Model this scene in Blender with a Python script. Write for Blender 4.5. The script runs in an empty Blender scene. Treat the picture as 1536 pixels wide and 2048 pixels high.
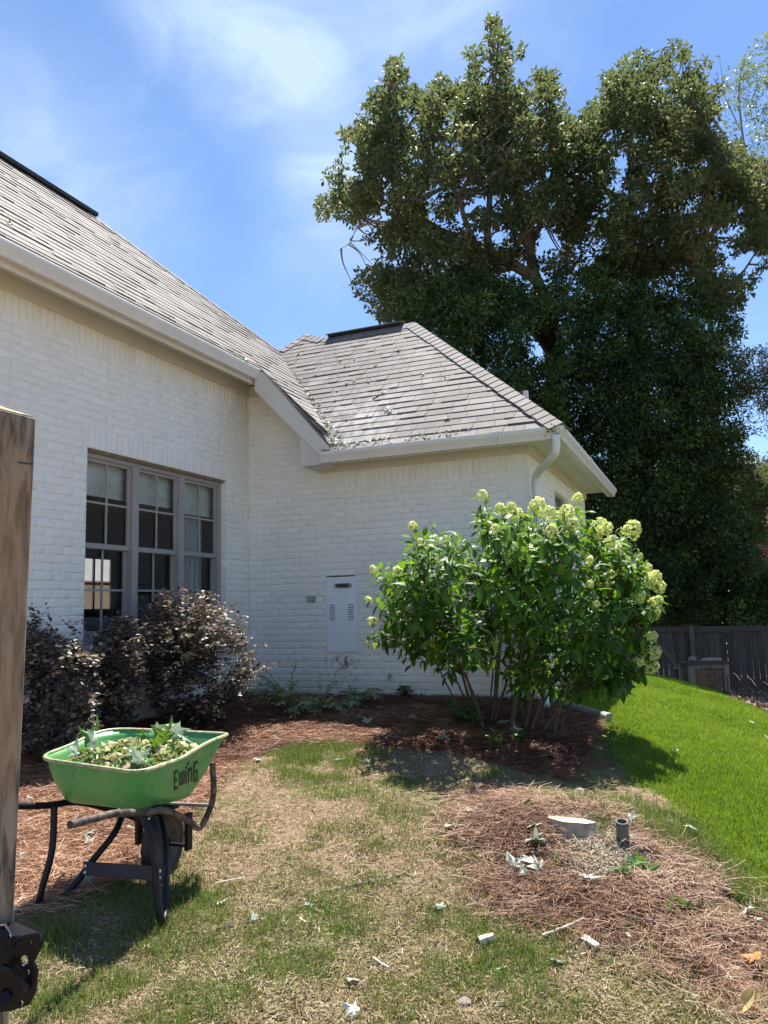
import bpy, math, random
import numpy as np
rng = np.random.default_rng(7)
random.seed(7)
SC = bpy.context.scene
# ---------------------------------------------------------------- camera
RM = np.array([[0.92229, -0.06926, -0.38025], [0.38577, 0.10224, 0.91690], [-0.02463, -0.99235, 0.12102]])
q_, r_ = np.linalg.qr(RM); RM = q_ * np.sign(np.diag(r_))
FOC = 1530.0
cam_d = bpy.data.cameras.new('camera'); cam = bpy.data.objects.new('camera', cam_d)
SC.collection.objects.link(cam); SC.camera = cam
cam_d.sensor_fit = 'VERTICAL'; cam_d.sensor_height = 36.0; cam_d.lens = 36.0 * FOC / 2048
cam_d.clip_start = 0.05; cam_d.clip_end = 2000
import mathutils
mw = mathutils.Matrix(((RM[0, 0], -RM[0, 1], -RM[0, 2], 0), (RM[1, 0], -RM[1, 1], -RM[1, 2], 0), (RM[2, 0], -RM[2, 1], -RM[2, 2], 0), (0, 0, 0, 1)))
cam.matrix_world = mw
# ---------------------------------------------------------------- light
SUN_EL = math.radians(67); SUN_AZ = math.atan2(-0.16, 0.987)      # azimuth from +Y towards +X
sdir = np.array([math.sin(SUN_AZ) * math.cos(SUN_EL), math.cos(SUN_AZ) * math.cos(SUN_EL), math.sin(SUN_EL)])
sun_d = bpy.data.lights.new('sun', 'SUN'); sun_d.energy = 3.0; sun_d.angle = math.radians(0.5); sun_d.color = (1.0, 0.955, 0.88)
sun = bpy.data.objects.new('sun', sun_d); SC.collection.objects.link(sun)
sun.rotation_euler = mathutils.Vector(sdir).to_track_quat('Z', 'Y').to_euler(); sun.location = (0, 0, 30)
world = bpy.data.worlds.new('World'); SC.world = world; world.use_nodes = True
wn = world.node_tree.nodes; wl = world.node_tree.links; wn.clear()
wo = wn.new('ShaderNodeOutputWorld'); bg = wn.new('ShaderNodeBackground'); sky = wn.new('ShaderNodeTexSky')
sky.sky_type = 'NISHITA'; sky.sun_disc = False; sky.sun_elevation = SUN_EL; sky.sun_rotation = SUN_AZ % (2 * math.pi)
sky.air_density = 1.0; sky.dust_density = 0.0; sky.ozone_density = 6.0; sky.altitude = 100
bg.inputs['Strength'].default_value = 0.05
SC.view_settings.view_transform = 'Standard'; SC.view_settings.look = 'None'
SC.view_settings.gamma = 1; SC.view_settings.use_curve_mapping = False
SC.view_settings.exposure = 2.0
SC.render.engine = 'CYCLES'
SC.cycles.max_bounces = 8; SC.cycles.transparent_max_bounces = 16; SC.cycles.diffuse_bounces = 4
tc = wn.new('ShaderNodeTexCoord')
def cloud(scale, stretch, lo, hi, rot, detail=8, rough=.55, dist=.6):
    mp = wn.new('ShaderNodeMapping'); mp.inputs['Scale'].default_value = stretch; mp.inputs['Rotation'].default_value = rot
    no = wn.new('ShaderNodeTexNoise'); no.inputs['Scale'].default_value = scale; no.inputs['Detail'].default_value = detail
    no.inputs['Roughness'].default_value = rough; no.inputs['Distortion'].default_value = dist
    mr = wn.new('ShaderNodeMapRange'); mr.interpolation_type = 'SMOOTHSTEP'
    mr.inputs['From Min'].default_value = lo; mr.inputs['From Max'].default_value = hi
    wl.new(tc.outputs['Generated'], mp.inputs['Vector']); wl.new(mp.outputs[0], no.inputs['Vector']); wl.new(no.outputs['Fac'], mr.inputs['Value'])
    return mr.outputs['Result']
def wmath(op, a, b):
    m = wn.new('ShaderNodeMath'); m.operation = op; m.use_clamp = False
    for i, v in enumerate((a, b)):
        if isinstance(v, (int, float)): m.inputs[i].default_value = v
        else: wl.new(v, m.inputs[i])
    return m.outputs[0]
def wray(px, py):
    v = np.array([px - 768., py - 1024., FOC]); v /= np.linalg.norm(v); return RM @ v
def spot(px, py, r0, r1):          # a soft bank of cloud centred on a direction of the sky
    d = wray(px, py)
    vm = wn.new('ShaderNodeVectorMath'); vm.operation = 'DISTANCE'; wl.new(tc.outputs['Generated'], vm.inputs[0]); vm.inputs[1].default_value = tuple(d)
    mr = wn.new('ShaderNodeMapRange'); mr.interpolation_type = 'SMOOTHSTEP'
    mr.inputs['From Min'].default_value = r1; mr.inputs['From Max'].default_value = r0
    wl.new(vm.outputs['Value'], mr.inputs['Value']); return mr.outputs['Result']
c1 = cloud(2.2, (1.0, 1.0, 1.6), .30, .72, (0.3, 0.2, 0.5))
c2 = cloud(5.0, (0.7, 1.6, 1.3), .35, .75, (0.6, -0.3, 0.9), dist=1.2)
veil = wmath('MULTIPLY', wmath('ADD', c1, wmath('MULTIPLY', c2, .5)), .11)
bank = wmath('MULTIPLY', spot(430, -20, .02, .15), .75)
for _p in ((520, 60, .15, .8), (590, 150, .14, .95), (640, 240, .13, 1.0), (670, 330, .13, 1.0), (690, 410, .12, .9), (640, 480, .10, .45)): bank = wmath('MAXIMUM', bank, wmath('MULTIPLY', spot(_p[0], _p[1], .01, _p[2]), _p[3]))
bank = wmath('MAXIMUM', bank, wmath('MULTIPLY', spot(60, 360, .03, .24), .5))
bank = wmath('MAXIMUM', bank, wmath('MULTIPLY', spot(760, -200, .1, .3), .6))
bank = wmath('MULTIPLY', bank, wmath('ADD', wmath('MULTIPLY', c2, .70), .42))
fac = wmath('MINIMUM', wmath('ADD', veil, bank), .92)
mixc = wn.new('ShaderNodeMix'); mixc.data_type = 'RGBA'
tint = wn.new('ShaderNodeMix'); tint.data_type = 'RGBA'; tint.blend_type = 'MULTIPLY'; tint.inputs[0].default_value = 1
wl.new(sky.outputs[0], tint.inputs[6]); tint.inputs[7].default_value = (0.94, 0.95, 1.0, 1)
wl.new(fac, mixc.inputs[0]); wl.new(tint.outputs[2], mixc.inputs[6]); mixc.inputs[7].default_value = (3.6, 4.6, 5.8, 1)
wl.new(mixc.outputs[2], bg.inputs['Color']); wl.new(bg.outputs[0], wo.inputs['Surface'])

# ---------------------------------------------------------------- photo geometry helpers
def hit(px, py, axis, val):
    d = wray(px, py); return d * (val / d[axis])
def atdepth(px, py, dep):
    d = wray(px, py); return d * (dep / float(d @ RM[:, 2]))
def proj(P):
    c = np.asarray(P, float) @ RM
    return np.stack([768 + FOC * c[..., 0] / c[..., 2], 1024 + FOC * c[..., 1] / c[..., 2]], -1)
# ground surface: thin plate through measured points
GC = np.array([(-3.08, 2.96, -1.41), (-2.42, 3.04, -1.43), (-2.66, 3.4, -1.38), (-5.3, 2.0, -1.32), (-5.3, 4.0, -1.22), (-5.3, 6.0, -1.13), (-5.3, 8.2, -1.06),
    (-3.6, 8.2, -1.05), (-1.8, 8.2, -1.07), (-1.83, 7.0, -1.13), (-1.7, 12.6, -1.16), (-3.2, 6.2, -1.16), (-.84, 4.8, -1.26), (-1.5, 5.6, -1.24), (-.5, 4.5, -1.31),
    (-1.2, 2.8, -1.52), (0.1, 3.3, -1.60), (-1.0, 0.8, -1.62), (-3.5, 0.0, -1.62), (2.5, 1.0, -1.85), (-.1, 5.7, -1.33), (1.2, 6.0, -1.62), (3.5, 6.5, -2.1),
    (-.96, 15.0, -1.40), (.69, 12.0, -1.62), (.3, 9.0, -1.47), (-.8, 10.0, -1.24), (2.6, 9.5, -1.95), (0.1, 17.0, -1.92), (1.6, 14.5, -2.0), (3.5, 15, -2.3), (-3, 17, -1.5), (-1, 20, -2.05), (2, 20, -2.3), (6, 20, -2.6), (-10, 20, -1.9), (-10, 0, -1.3), (-12, 10, -1.2), (8, 8, -2.7), (8, 0, -2.5)])
def _u(r2): return np.where(r2 > 1e-12, r2 * np.log(np.maximum(r2, 1e-12)), 0)
_n = len(GC); _K = _u(((GC[:, None, :2] - GC[None, :, :2]) ** 2).sum(-1)) + np.eye(_n) * .08
_P = np.hstack([np.ones((_n, 1)), GC[:, :2]])
_S = np.linalg.solve(np.block([[_K, _P], [_P.T, np.zeros((3, 3))]]), np.concatenate([GC[:, 2], np.zeros(3)]))
def gz(x, y):
    x = np.asarray(x, float); y = np.asarray(y, float); sh = x.shape
    xx = np.clip(x.ravel(), -14, 10); yy = np.clip(y.ravel(), -3, 23)
    z = _S[_n] + _S[_n + 1] * xx + _S[_n + 2] * yy
    for i in range(_n):
        z = z + _S[i] * _u((xx - GC[i, 0]) ** 2 + (yy - GC[i, 1]) ** 2)
    X = x.ravel(); Y = y.ravel()
    z = z + .125 * np.exp(-(((X + .80) / .55) ** 2 + ((Y - 4.55) / .52) ** 2))
    z = z + .012 * np.sin(X * 5.1 + 1.3 * np.sin(Y * 3.3)) * np.cos(Y * 4.3 + X) + .006 * np.sin(X * 13 + Y * 7) * np.sin(Y * 15 - X * 4)
    return z.reshape(sh)
def ground(px, py):
    d = wray(px, py); t0, t1 = 1.0, 40.0
    ts = np.linspace(1, 40, 800); P = d[None] * ts[:, None]; s = P[:, 2] - gz(P[:, 0], P[:, 1])
    i = np.argmax(s < 0) if (s < 0).any() else len(ts) - 1
    a, b = ts[max(i - 1, 0)], ts[i]
    for _ in range(20):
        m = (a + b) / 2; p = d * m
        if p[2] < float(gz(p[0], p[1])): b = m
        else: a = m
    return d * a
def inpoly(P, poly):
    x, y = P[:, 0], P[:, 1]; r = np.zeros(len(P), bool); n = len(poly); j = n - 1
    for i in range(n):
        xi, yi = poly[i]; xj, yj = poly[j]
        c = ((yi > y) != (yj > y)) & (x < (xj - xi) * (y - yi) / (yj - yi + 1e-12) + xi)
        r ^= c; j = i
    return r
def vnoise(P, scale, seed=0):      # smooth value noise in 2 or 3 dimensions, 0..1
    P = np.asarray(P, float) * scale + seed * 17.31; i = np.floor(P).astype(np.int64); f = P - i; f = f * f * (3 - 2 * f)
    D = P.shape[1]; out = np.zeros(len(P))
    for c in range(2 ** D):
        o = np.array([(c >> k) & 1 for k in range(D)]); q = i + o
        h = (q[:, 0] * 374761393 + q[:, 1] * 668265263 + (q[:, 2] * 2147483647 if D > 2 else 0)) & 0xffffffff
        h = ((h ^ (h >> 13)) * 1274126177) & 0xffffffff; h = (h ^ (h >> 16)) & 0xffff
        w = np.prod(np.where(o == 1, f, 1 - f), axis=1); out += w * h / 65535.
    return out
# ---------------------------------------------------------------- mesh helpers
COL = SC.collection
def link(o, parent=None):
    COL.objects.link(o)
    if parent is not None: o.parent = parent
    return o
def mk_mesh(name, V, F, mat, tint=None, smooth=False, uv=None):
    """V (n,3); F (m,k) array or list of tuples"""
    me = bpy.data.meshes.new(name)
    V = np.asarray(V, np.float32)
    if isinstance(F, np.ndarray):
        k = F.shape[1]; m = len(F)
        me.vertices.add(len(V)); me.vertices.foreach_set('co', V.ravel())
        me.loops.add(m * k); me.loops.foreach_set('vertex_index', F.astype(np.int32).ravel())
        me.polygons.add(m); me.polygons.foreach_set('loop_start', np.arange(0, m * k, k, dtype=np.int32))
        me.polygons.foreach_set('loop_total', np.full(m, k, np.int32))
    else:
        me.from_pydata([tuple(map(float, v)) for v in V], [], F)
    if tint is not None:
        a = me.attributes.new('tint', 'FLOAT', 'POINT'); a.data.foreach_set('value', np.broadcast_to(np.asarray(tint, np.float32), (len(V),)).copy())
    me.update(calc_edges=True)
    if smooth: me.polygons.foreach_set('use_smooth', np.ones(len(me.polygons), bool))
    if mat is not None: me.materials.append(mat)
    return me
def obj(name, me, parent=None, loc=None, **props):
    o = bpy.data.objects.new(name, me); link(o, parent)
    if loc is not None: o.location = loc
    for k, v in props.items(): o[k] = v
    return o
def empty(name, loc, label, cat, group=None):
    o = bpy.data.objects.new(name, None); link(o); o.location = tuple(map(float, loc)); o.empty_display_size = .1
    o['label'] = label; o['category'] = cat
    if group: o['group'] = group
    return o
class MB:
    def __init__(s): s.v = []; s.f = []; s.t = []
    def add(s, V, F, t=.5):
        b = len(s.v); s.v += [tuple(map(float, v)) for v in V]; s.f += [tuple(int(i) + b for i in f) for f in F]; s.t += [t] * len(V); return s
    def box(s, a, b, t=.5):
        x0, y0, z0 = a; x1, y1, z1 = b
        V = [(x0, y0, z0), (x1, y0, z0), (x1, y1, z0), (x0, y1, z0), (x0, y0, z1), (x1, y0, z1), (x1, y1, z1), (x0, y1, z1)]
        return s.add(V, [(0, 3, 2, 1), (4, 5, 6, 7), (0, 1, 5, 4), (1, 2, 6, 5), (2, 3, 7, 6), (3, 0, 4, 7)], t)
    def tube(s, pts, r, n=8, t=.5, cap=True):
        pts = [np.asarray(p, float) for p in pts]; m = len(pts)
        rr = [r] * m if np.isscalar(r) else list(r)
        T = [pts[min(i + 1, m - 1)] - pts[max(i - 1, 0)] for i in range(m)]
        T = [x / (np.linalg.norm(x) + 1e-9) for x in T]
        u = np.cross(T[0], (0, 0, 1.)); u = np.cross(T[0], (1., 0, 0)) if np.linalg.norm(u) < .1 else u; u /= np.linalg.norm(u)
        V = []
        for i in range(m):
            u = u - T[i] * (u @ T[i]); u /= (np.linalg.norm(u) + 1e-9); w = np.cross(T[i], u)
            for k in range(n):
                a = 2 * math.pi * k / n; V.append(pts[i] + rr[i] * (math.cos(a) * u + math.sin(a) * w))
        F = [(i * n + k, i * n + (k + 1) % n, (i + 1) * n + (k + 1) % n, (i + 1) * n + k) for i in range(m - 1) for k in range(n)]
        if cap: F += [tuple(range(n - 1, -1, -1)), tuple((m - 1) * n + k for k in range(n))]
        return s.add(V, F, t)
    def prism(s, poly, axis, a, b, t=.5):
        """extrude a 2D polygon (list) along an axis; the 2 coordinates are the other two axes in order"""
        n = len(poly); V = []
        for c in (a, b):
            for p in poly:
                v = [0, 0, 0]; o = [i for i in range(3) if i != axis]; v[o[0]] = p[0]; v[o[1]] = p[1]; v[axis] = c; V.append(v)
        F = [tuple(range(n))[::-1], tuple(range(n, 2 * n))] + [(i, (i + 1) % n, n + (i + 1) % n, n + i) for i in range(n)]
        return s.add(V, F, t)
    def mesh(s, name, mat, smooth=False, bevel=0, fix=True):
        me = bpy.data.meshes.new(name); me.from_pydata(s.v, [], s.f)
        if fix or bevel:
            import bmesh
            bm = bmesh.new(); bm.from_mesh(me)
            lay = bm.verts.layers.float.new('tint')
            for v, t in zip(bm.verts, s.t): v[lay] = t
            bmesh.ops.recalc_face_normals(bm, faces=bm.faces)
            if bevel: bmesh.ops.bevel(bm, geom=[e for e in bm.edges if len(e.link_faces) == 2 and e.calc_face_angle(0) > .5], offset=bevel, segments=2, profile=.6, affect='EDGES', clamp_overlap=True)
            bm.to_mesh(me); bm.free()
        else:
            a = me.attributes.new('tint', 'FLOAT', 'POINT'); a.data.foreach_set('value', np.array(s.t, np.float32))
        if smooth:
            me.polygons.foreach_set('use_smooth', np.ones(len(me.polygons), bool))
            try: me.set_sharp_from_angle(angle=math.radians(38))
            except Exception: pass
        me.materials.append(mat); return me
    def build(s, name, mat, parent=None, smooth=False, bevel=0, **props):
        return obj(name, s.mesh(name, mat, smooth, bevel), parent, **props)
def bez(pts, n=12):                # catmull-rom through points
    P = [np.asarray(p, float) for p in pts]; P = [2 * P[0] - P[1]] + P + [2 * P[-1] - P[-2]]; out = []
    for i in range(1, len(P) - 2):
        for k in range(n):
            t = k / n; out.append(.5 * (2 * P[i] + (P[i + 1] - P[i - 1]) * t + (2 * P[i - 1] - 5 * P[i] + 4 * P[i + 1] - P[i + 2]) * t * t + (-P[i - 1] + 3 * P[i] - 3 * P[i + 1] + P[i + 2]) * t ** 3))
    out.append(P[-2]); return out
# ---------------------------------------------------------------- materials
def mat_base(name):
    m = bpy.data.materials.new(name); m.use_nodes = True; nt = m.node_tree; b = nt.nodes['Principled BSDF']; return m, nt, b
def ramp(nt, stops, src):
    r = nt.nodes.new('ShaderNodeValToRGB'); e = r.color_ramp.elements
    while len(e) < len(stops): e.new(.5)
    for k, (p, c) in enumerate(stops): e[k].position = p; e[k].color = (*c, 1)
    nt.links.new(src, r.inputs[0]); return r.outputs[0]
def attr(nt, name='tint'):
    a = nt.nodes.new('ShaderNodeAttribute'); a.attribute_name = name; return a.outputs['Fac']
def noise(nt, scale, detail=5, rough=.6, coord='Object', stretch=None, dist=0):
    t = nt.nodes.new('ShaderNodeTexCoord'); n = nt.nodes.new('ShaderNodeTexNoise'); n.inputs['Scale'].default_value = scale; n.inputs['Detail'].default_value = detail
    n.inputs['Roughness'].default_value = rough; n.inputs['Distortion'].default_value = dist
    if coord == 'World':
        g = nt.nodes.new('ShaderNodeNewGeometry'); src = g.outputs['Position']
    else: src = t.outputs[coord]
    if stretch:
        m = nt.nodes.new('ShaderNodeMapping'); m.inputs['Scale'].default_value = stretch; nt.links.new(src, m.inputs[0]); src = m.outputs[0]
    nt.links.new(src, n.inputs['Vector']); return n.outputs['Fac']
def mixc_(nt, fac, a, b, mode='MIX'):
    m = nt.nodes.new('ShaderNodeMix'); m.data_type = 'RGBA'; m.blend_type = mode
    if isinstance(fac, (int, float)): m.inputs[0].default_value = fac
    else: nt.links.new(fac, m.inputs[0])
    for i, v in ((6, a), (7, b)):
        if isinstance(v, tuple): m.inputs[i].default_value = (*v, 1)
        else: nt.links.new(v, m.inputs[i])
    return m.outputs[2]
def mrange(nt, v, a, b, c=0, d=1):
    m = nt.nodes.new('ShaderNodeMapRange'); m.inputs[1].default_value = a; m.inputs[2].default_value = b; m.inputs[3].default_value = c; m.inputs[4].default_value = d
    m.interpolation_type = 'SMOOTHSTEP'; nt.links.new(v, m.inputs[0]); return m.outputs[0]
def bump(nt, b, h, s=.3, d=.005):
    n = nt.nodes.new('ShaderNodeBump'); n.inputs['Strength'].default_value = s; n.inputs['Distance'].default_value = d
    nt.links.new(h, n.inputs['Height']); nt.links.new(n.outputs[0], b.inputs['Normal'])
def simple(name, c1, c2, scale=8, rough=.6, bs=.15, spec=.4, metal=0, stretch=None, bscale=None, coord='Object', tintamt=0):
    m, nt, b = mat_base(name); n = noise(nt, scale, coord=coord, stretch=stretch)
    col = ramp(nt, [(.3, c1), (.7, c2)], n)
    if tintamt:
        t = mrange(nt, attr(nt), 0, 1, 1 - tintamt, 1 + tintamt * .3)
        mm = nt.nodes.new('ShaderNodeVectorMath'); mm.operation = 'SCALE'; nt.links.new(col, mm.inputs[0]); nt.links.new(t, mm.inputs['Scale']); col = mm.outputs[0]
    nt.links.new(col, b.inputs['Base Color']); b.inputs['Roughness'].default_value = rough; b.inputs['Specular IOR Level'].default_value = spec; b.inputs['Metallic'].default_value = metal
    if bs: bump(nt, b, noise(nt, bscale or scale * 6, coord=coord, stretch=stretch), bs)
    return m
def leafmat(name, stops, rough=.45, trans=.35, tcol=(.25, .4, .05), spec=.5, back=None):
    m, nt, b = mat_base(name); col = ramp(nt, stops, attr(nt))
    if back:
        g = nt.nodes.new('ShaderNodeNewGeometry'); col = mixc_(nt, g.outputs['Backfacing'], col, back)
    nt.links.new(col, b.inputs['Base Color']); b.inputs['Roughness'].default_value = rough; b.inputs['Specular IOR Level'].default_value = spec
    tr = nt.nodes.new('ShaderNodeBsdfTranslucent'); mx = nt.nodes.new('ShaderNodeMixShader'); mx.inputs[0].default_value = trans
    tcn = mixc_(nt, .5, col, tcol); nt.links.new(tcn, tr.inputs['Color'])
    o = nt.nodes['Material Output']; nt.links.new(b.outputs[0], mx.inputs[1]); nt.links.new(tr.outputs[0], mx.inputs[2]); nt.links.new(mx.outputs[0], o.inputs['Surface'])
    return m
# ================================================================ HOUSE
XA = -5.312; YB = 8.295; XR = -1.71
m_brick, nt, b = mat_base('painted brick')
n1 = noise(nt, 1.3, coord='World'); n2 = noise(nt, 22, coord='World', detail=6)
c = ramp(nt, [(.25, (.80, .785, .71)), (.75, (.86, .845, .775))], n1)
t = mrange(nt, attr(nt), 0, 1, .972, 1.02)
vm = nt.nodes.new('ShaderNodeVectorMath'); vm.operation = 'SCALE'; nt.links.new(c, vm.inputs[0]); nt.links.new(t, vm.inputs['Scale'])
geo = nt.nodes.new('ShaderNodeNewGeometry'); sep = nt.nodes.new('ShaderNodeSeparateXYZ'); nt.links.new(geo.outputs['Position'], sep.inputs[0])
def mmath(nt, op, a, b_=None):
    m = nt.nodes.new('ShaderNodeMath'); m.operation = op
    for i, v in enumerate((a, b_)):
        if v is None: continue
        if isinstance(v, (int, float)): m.inputs[i].default_value = v
        else: nt.links.new(v, m.inputs[i])
    return m.outputs[0]
# splash dirt along the bottom courses, mildew under the access panel
low = mrange(nt, mmath(nt, 'ADD', sep.outputs['Z'], mmath(nt, 'MULTIPLY', n1, .35)), -.55, -.95)
c = mixc_(nt, mmath(nt, 'MULTIPLY', low, .45), vm.outputs[0], (.50, .45, .34))
st = nt.nodes.new('ShaderNodeVectorMath'); st.operation = 'DISTANCE'; nt.links.new(geo.outputs['Position'], st.inputs[0]); st.inputs[1].default_value = (-4.02, YB, -.66)
n3 = noise(nt, 14, coord='World', detail=8, rough=.75, stretch=(1, 1, .8))
mil = mmath(nt, 'MULTIPLY', mrange(nt, st.outputs['Value'], .34, .04), mrange(nt, n3, .50, .60))
c = mixc_(nt, mmath(nt, 'MULTIPLY', mil, .85), c, (.07, .065, .06))
n4 = noise(nt, 7, coord='World', detail=4, stretch=(1, 1, .12))
drip = mmath(nt, 'MULTIPLY', mrange(nt, n4, .56, .7), mrange(nt, sep.outputs['Z'], 1.1, 2.7))
c = mixc_(nt, mmath(nt, 'MULTIPLY', drip, .22), c, (.46, .43, .36))
nt.links.new(c, b.inputs['Base Color']); b.inputs['Roughness'].default_value = .62; b.inputs['Specular IOR Level'].default_value = .35
bump(nt, b, noise(nt, 60, coord='World', detail=8, rough=.65), .55, .004)
m_trim = simple('trim paint', (.60, .585, .52), (.68, .665, .60), 3, .5, .04, coord='World')
m_gut = simple('gutter enamel', (.66, .65, .60), (.74, .73, .68), 4, .33, .03, coord='World')
m_frame = simple('taupe window paint', (0.312, 0.290, 0.268), (0.362, 0.341, 0.312), 3, .5, .05, coord='World')
m_black = simple('black rubber', (.02, .02, .022), (.045, .045, .045), 20, .6, .2)
m_shin, nt, b = mat_base('asphalt shingle')
ncol = ramp(nt, [(0, (0.095, 0.083, 0.076)), (.35, (0.142, 0.128, 0.117)), (.7, (0.178, 0.162, 0.151)), (1, (0.221, 0.205, 0.195))], attr(nt))
g = noise(nt, 260, coord='World', detail=3, rough=.8); gg = mrange(nt, g, .3, .7, .72, 1.25)
v = nt.nodes.new('ShaderNodeVectorMath'); v.operation = 'SCALE'; nt.links.new(ncol, v.inputs[0]); nt.links.new(gg, v.inputs['Scale'])
w = noise(nt, 1.6, coord='World', detail=6, rough=.7); c = mixc_(nt, mrange(nt, w, .5, .72, 0, .45), v.outputs[0], (.36, .33, .31))
gp_ = nt.nodes.new('ShaderNodeNewGeometry'); ds = nt.nodes.new('ShaderNodeVectorMath'); ds.operation = 'DISTANCE'; nt.links.new(gp_.outputs['Position'], ds.inputs[0]); ds.inputs[1].default_value = (-3.85, 8.3, 2.1)
w2 = noise(nt, 9, coord='World', detail=8, rough=.7, stretch=(1, .5, .5))
pale = mmath(nt, 'MULTIPLY', mrange(nt, ds.outputs['Value'], 1.25, .1), mrange(nt, w2, .38, .62))
c = mixc_(nt, mmath(nt, 'MULTIPLY', pale, .5), c, (.50, .48, .47))  # whitish sun sheen painted into the shingle colour by the valley foot
nt.links.new(c, b.inputs['Base Color']); b.inputs['Roughness'].default_value = .75; b.inputs['Specular IOR Level'].default_value = .3
bump(nt, b, g, .5, .003)

house = empty('brick_house', (-3.5, 8.3, -1.1), 'white painted brick house with brown shingle roofs, gutters and a taupe window', 'house')
house.location = (0, 0, 0)
H = house
# ---- bricks
def brick_arrays(L, Hh, D, seed, rough=1.0):
    r = np.random.default_rng(seed); nu, nw = 5, 3
    V = []; 
    for j in range(nw + 1):
        for i in range(nu + 1):
            u = (i / nu - .5) * L; w = (j / nw - .5) * Hh; n = r.normal(0, .0014) * rough
            ed = (i in (0, nu)) + (j in (0, nw))
            if i in (0, nu): u += r.normal(0, .0026) * rough
            elif True: u = (np.clip(i / nu, .06, .94) - .5) * L if i in (1, nu - 1) else u
            if i == 1: u = -L / 2 + .008
            if i == nu - 1: u = L / 2 - .008
            if j == 1: w = -Hh / 2 + .009
            if j == nw - 1: w = Hh / 2 - .009
            if j in (0, nw): w += r.normal(0, .0024) * rough
            n -= .0014 * ed * r.uniform(.2, 2.2) + (.002 if ed == 2 else 0)
            V.append((u, w, n))
    F = [(j * (nu + 1) + i, j * (nu + 1) + i + 1, (j + 1) * (nu + 1) + i + 1, (j + 1) * (nu + 1) + i) for j in range(nw) for i in range(nu)]
    ring = [i for i in range(nu + 1)] + [j * (nu + 1) + nu for j in range(1, nw + 1)] + [nw * (nu + 1) + i for i in range(nu - 1, -1, -1)] + [j * (nu + 1) for j in range(nw - 1, 0, -1)]
    b0 = len(V)
    for k in ring: V.append((V[k][0], V[k][1], -D))
    n = len(ring)
    for k in range(n): F.append((ring[(k + 1) % n], ring[k], b0 + k, b0 + (k + 1) % n))
    return np.array(V), np.array(F)
BV = [brick_arrays(.2, .068, .085, s) for s in range(10)]
FRAMES = {'A': lambda u, w, n: np.stack([XA + n, u, w], -1), 'B': lambda u, w, n: np.stack([u, YB - n, w], -1), 'R': lambda u, w, n: np.stack([XR + n, u, w], -1)}
FLIP = {'A': 1, 'B': 1, 'R': 1}
bricks = []          # (wall, u, w, su, sw, variant, tint, rot90)
CH = .078
def course_fill(wall, u0, u1, z0, z1, allowed, BL=.2, J=.0095):
    z = z0; k = 0
    while z < z1 - .02:
        off = (k % 2) * (BL + J) / 2; u = u0 - off - rng.uniform(0, .004)
        while u < u1:
            a, bb = u, u + BL
            for (p, q) in allowed(z + CH / 2):
                lo, hi = max(a, p), min(bb, q)
                if hi - lo > .03:
                    bricks.append((wall, (lo + hi) / 2, z + .034 + rng.normal(0, .001), (hi - lo) / .2, 1., int(rng.integers(10)), rng.uniform(), False))
            u += BL + J + rng.normal(0, .002)
        z += CH; k += 1
def soldiers(wall, u0, u1, z0):
    u = u0 + .003
    while u + .06 < u1:
        bricks.append((wall, u + .034, z0 + .1, 1., 1., int(rng.integers(10)), rng.uniform(), True)); u += .0775
WY0, WY1, WZ0, WZ1 = 5.51, 7.80, -.30, 1.56
AZT = 2.735; SA = AZT - .205
def allowA(z):
    if z > SA: return []
    if WZ0 - .0 < z < WZ1: return [(1.9, WY0), (WY1, YB + .0)]
    if WZ1 <= z < WZ1 + .2: return [(1.9, WY0 - .06), (WY1 + .06, YB)]
    return [(1.9, YB)]
course_fill('A', 1.9, YB, -1.35, SA, allowA)
soldiers('A', 1.9, YB, SA); soldiers('A', WY0 - .055, WY1 + .055, WZ1 + .002)
def topB(u):
    if u < -4.95: return 2.735
    if u < -4.12: return 2.93 - (u + 4.95) * 1.02
    return 1.63
def allowB(z):
    top = [(XA, XR)]
    if z > 1.63 - .205:
        x = -4.28 if z < 2.1 else -4.95 - (z - 2.93) / 1.02
        return [(XA, min(x, -4.28))] if z < 2.66 else []
    return top
PNL = (-4.222, -3.818, -.536, .372)       # access panel x0,x1,z0,z1
def allowB2(z):
    iv = allowB(z)
    if PNL[2] < z < PNL[3] and iv: iv = [(XA, PNL[0] - .006), (PNL[1] + .006, iv[-1][1])]
    return iv
course_fill('B', XA, XR, -1.35, 2.72, allowB2)
soldiers('B', -4.28, XR, 1.63 - .205)
def allowR(z):
    if z > 1.425: return []
    if .2 < z < 1.46: return [(YB + .1, 9.9), (10.95, 12.68)]
    return [(YB + .1, 12.68)]
course_fill('R', YB + .1, 12.68, -1.35, 1.425, allowR); soldiers('R', YB + .1, 12.68, 1.425)
# screen size decides which ones are parts of their own
def place_brick(bk):
    wall, u, w, su, sw, vi, ti, rot = bk; V, F = BV[vi]; V = V.copy()
    if rot: V = np.stack([-V[:, 1], V[:, 0], V[:, 2]], -1); V[:, 1] *= su
    else: V[:, 0] *= su
    return V, F
cen = np.array([FRAMES[b_[0]](np.array(b_[1]), np.array(b_[2]), np.array(0.)) for b_ in bricks])
pp = proj(cen); dist = np.linalg.norm(cen, axis=1)
nrm = np.array([{'A': (1, 0, 0), 'B': (0, -1, 0), 'R': (1, 0, 0)}[b_[0]] for b_ in bricks])
foresh = np.abs((cen * nrm).sum(1)) / dist
size = np.array([b_[3] for b_ in bricks]) * foresh / dist ** 2
vis = (pp[:, 0] > 70) & (pp[:, 0] < 1200) & (pp[:, 1] > 300) & (pp[:, 1] < 1460)
inbush = inpoly(pp, [(70, 1250), (280, 1180), (480, 1190), (540, 1330), (500, 1470), (70, 1470)]) | inpoly(pp, [(760, 1130), (960, 1010), (1300, 1060), (1300, 1400), (850, 1300)])
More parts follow.
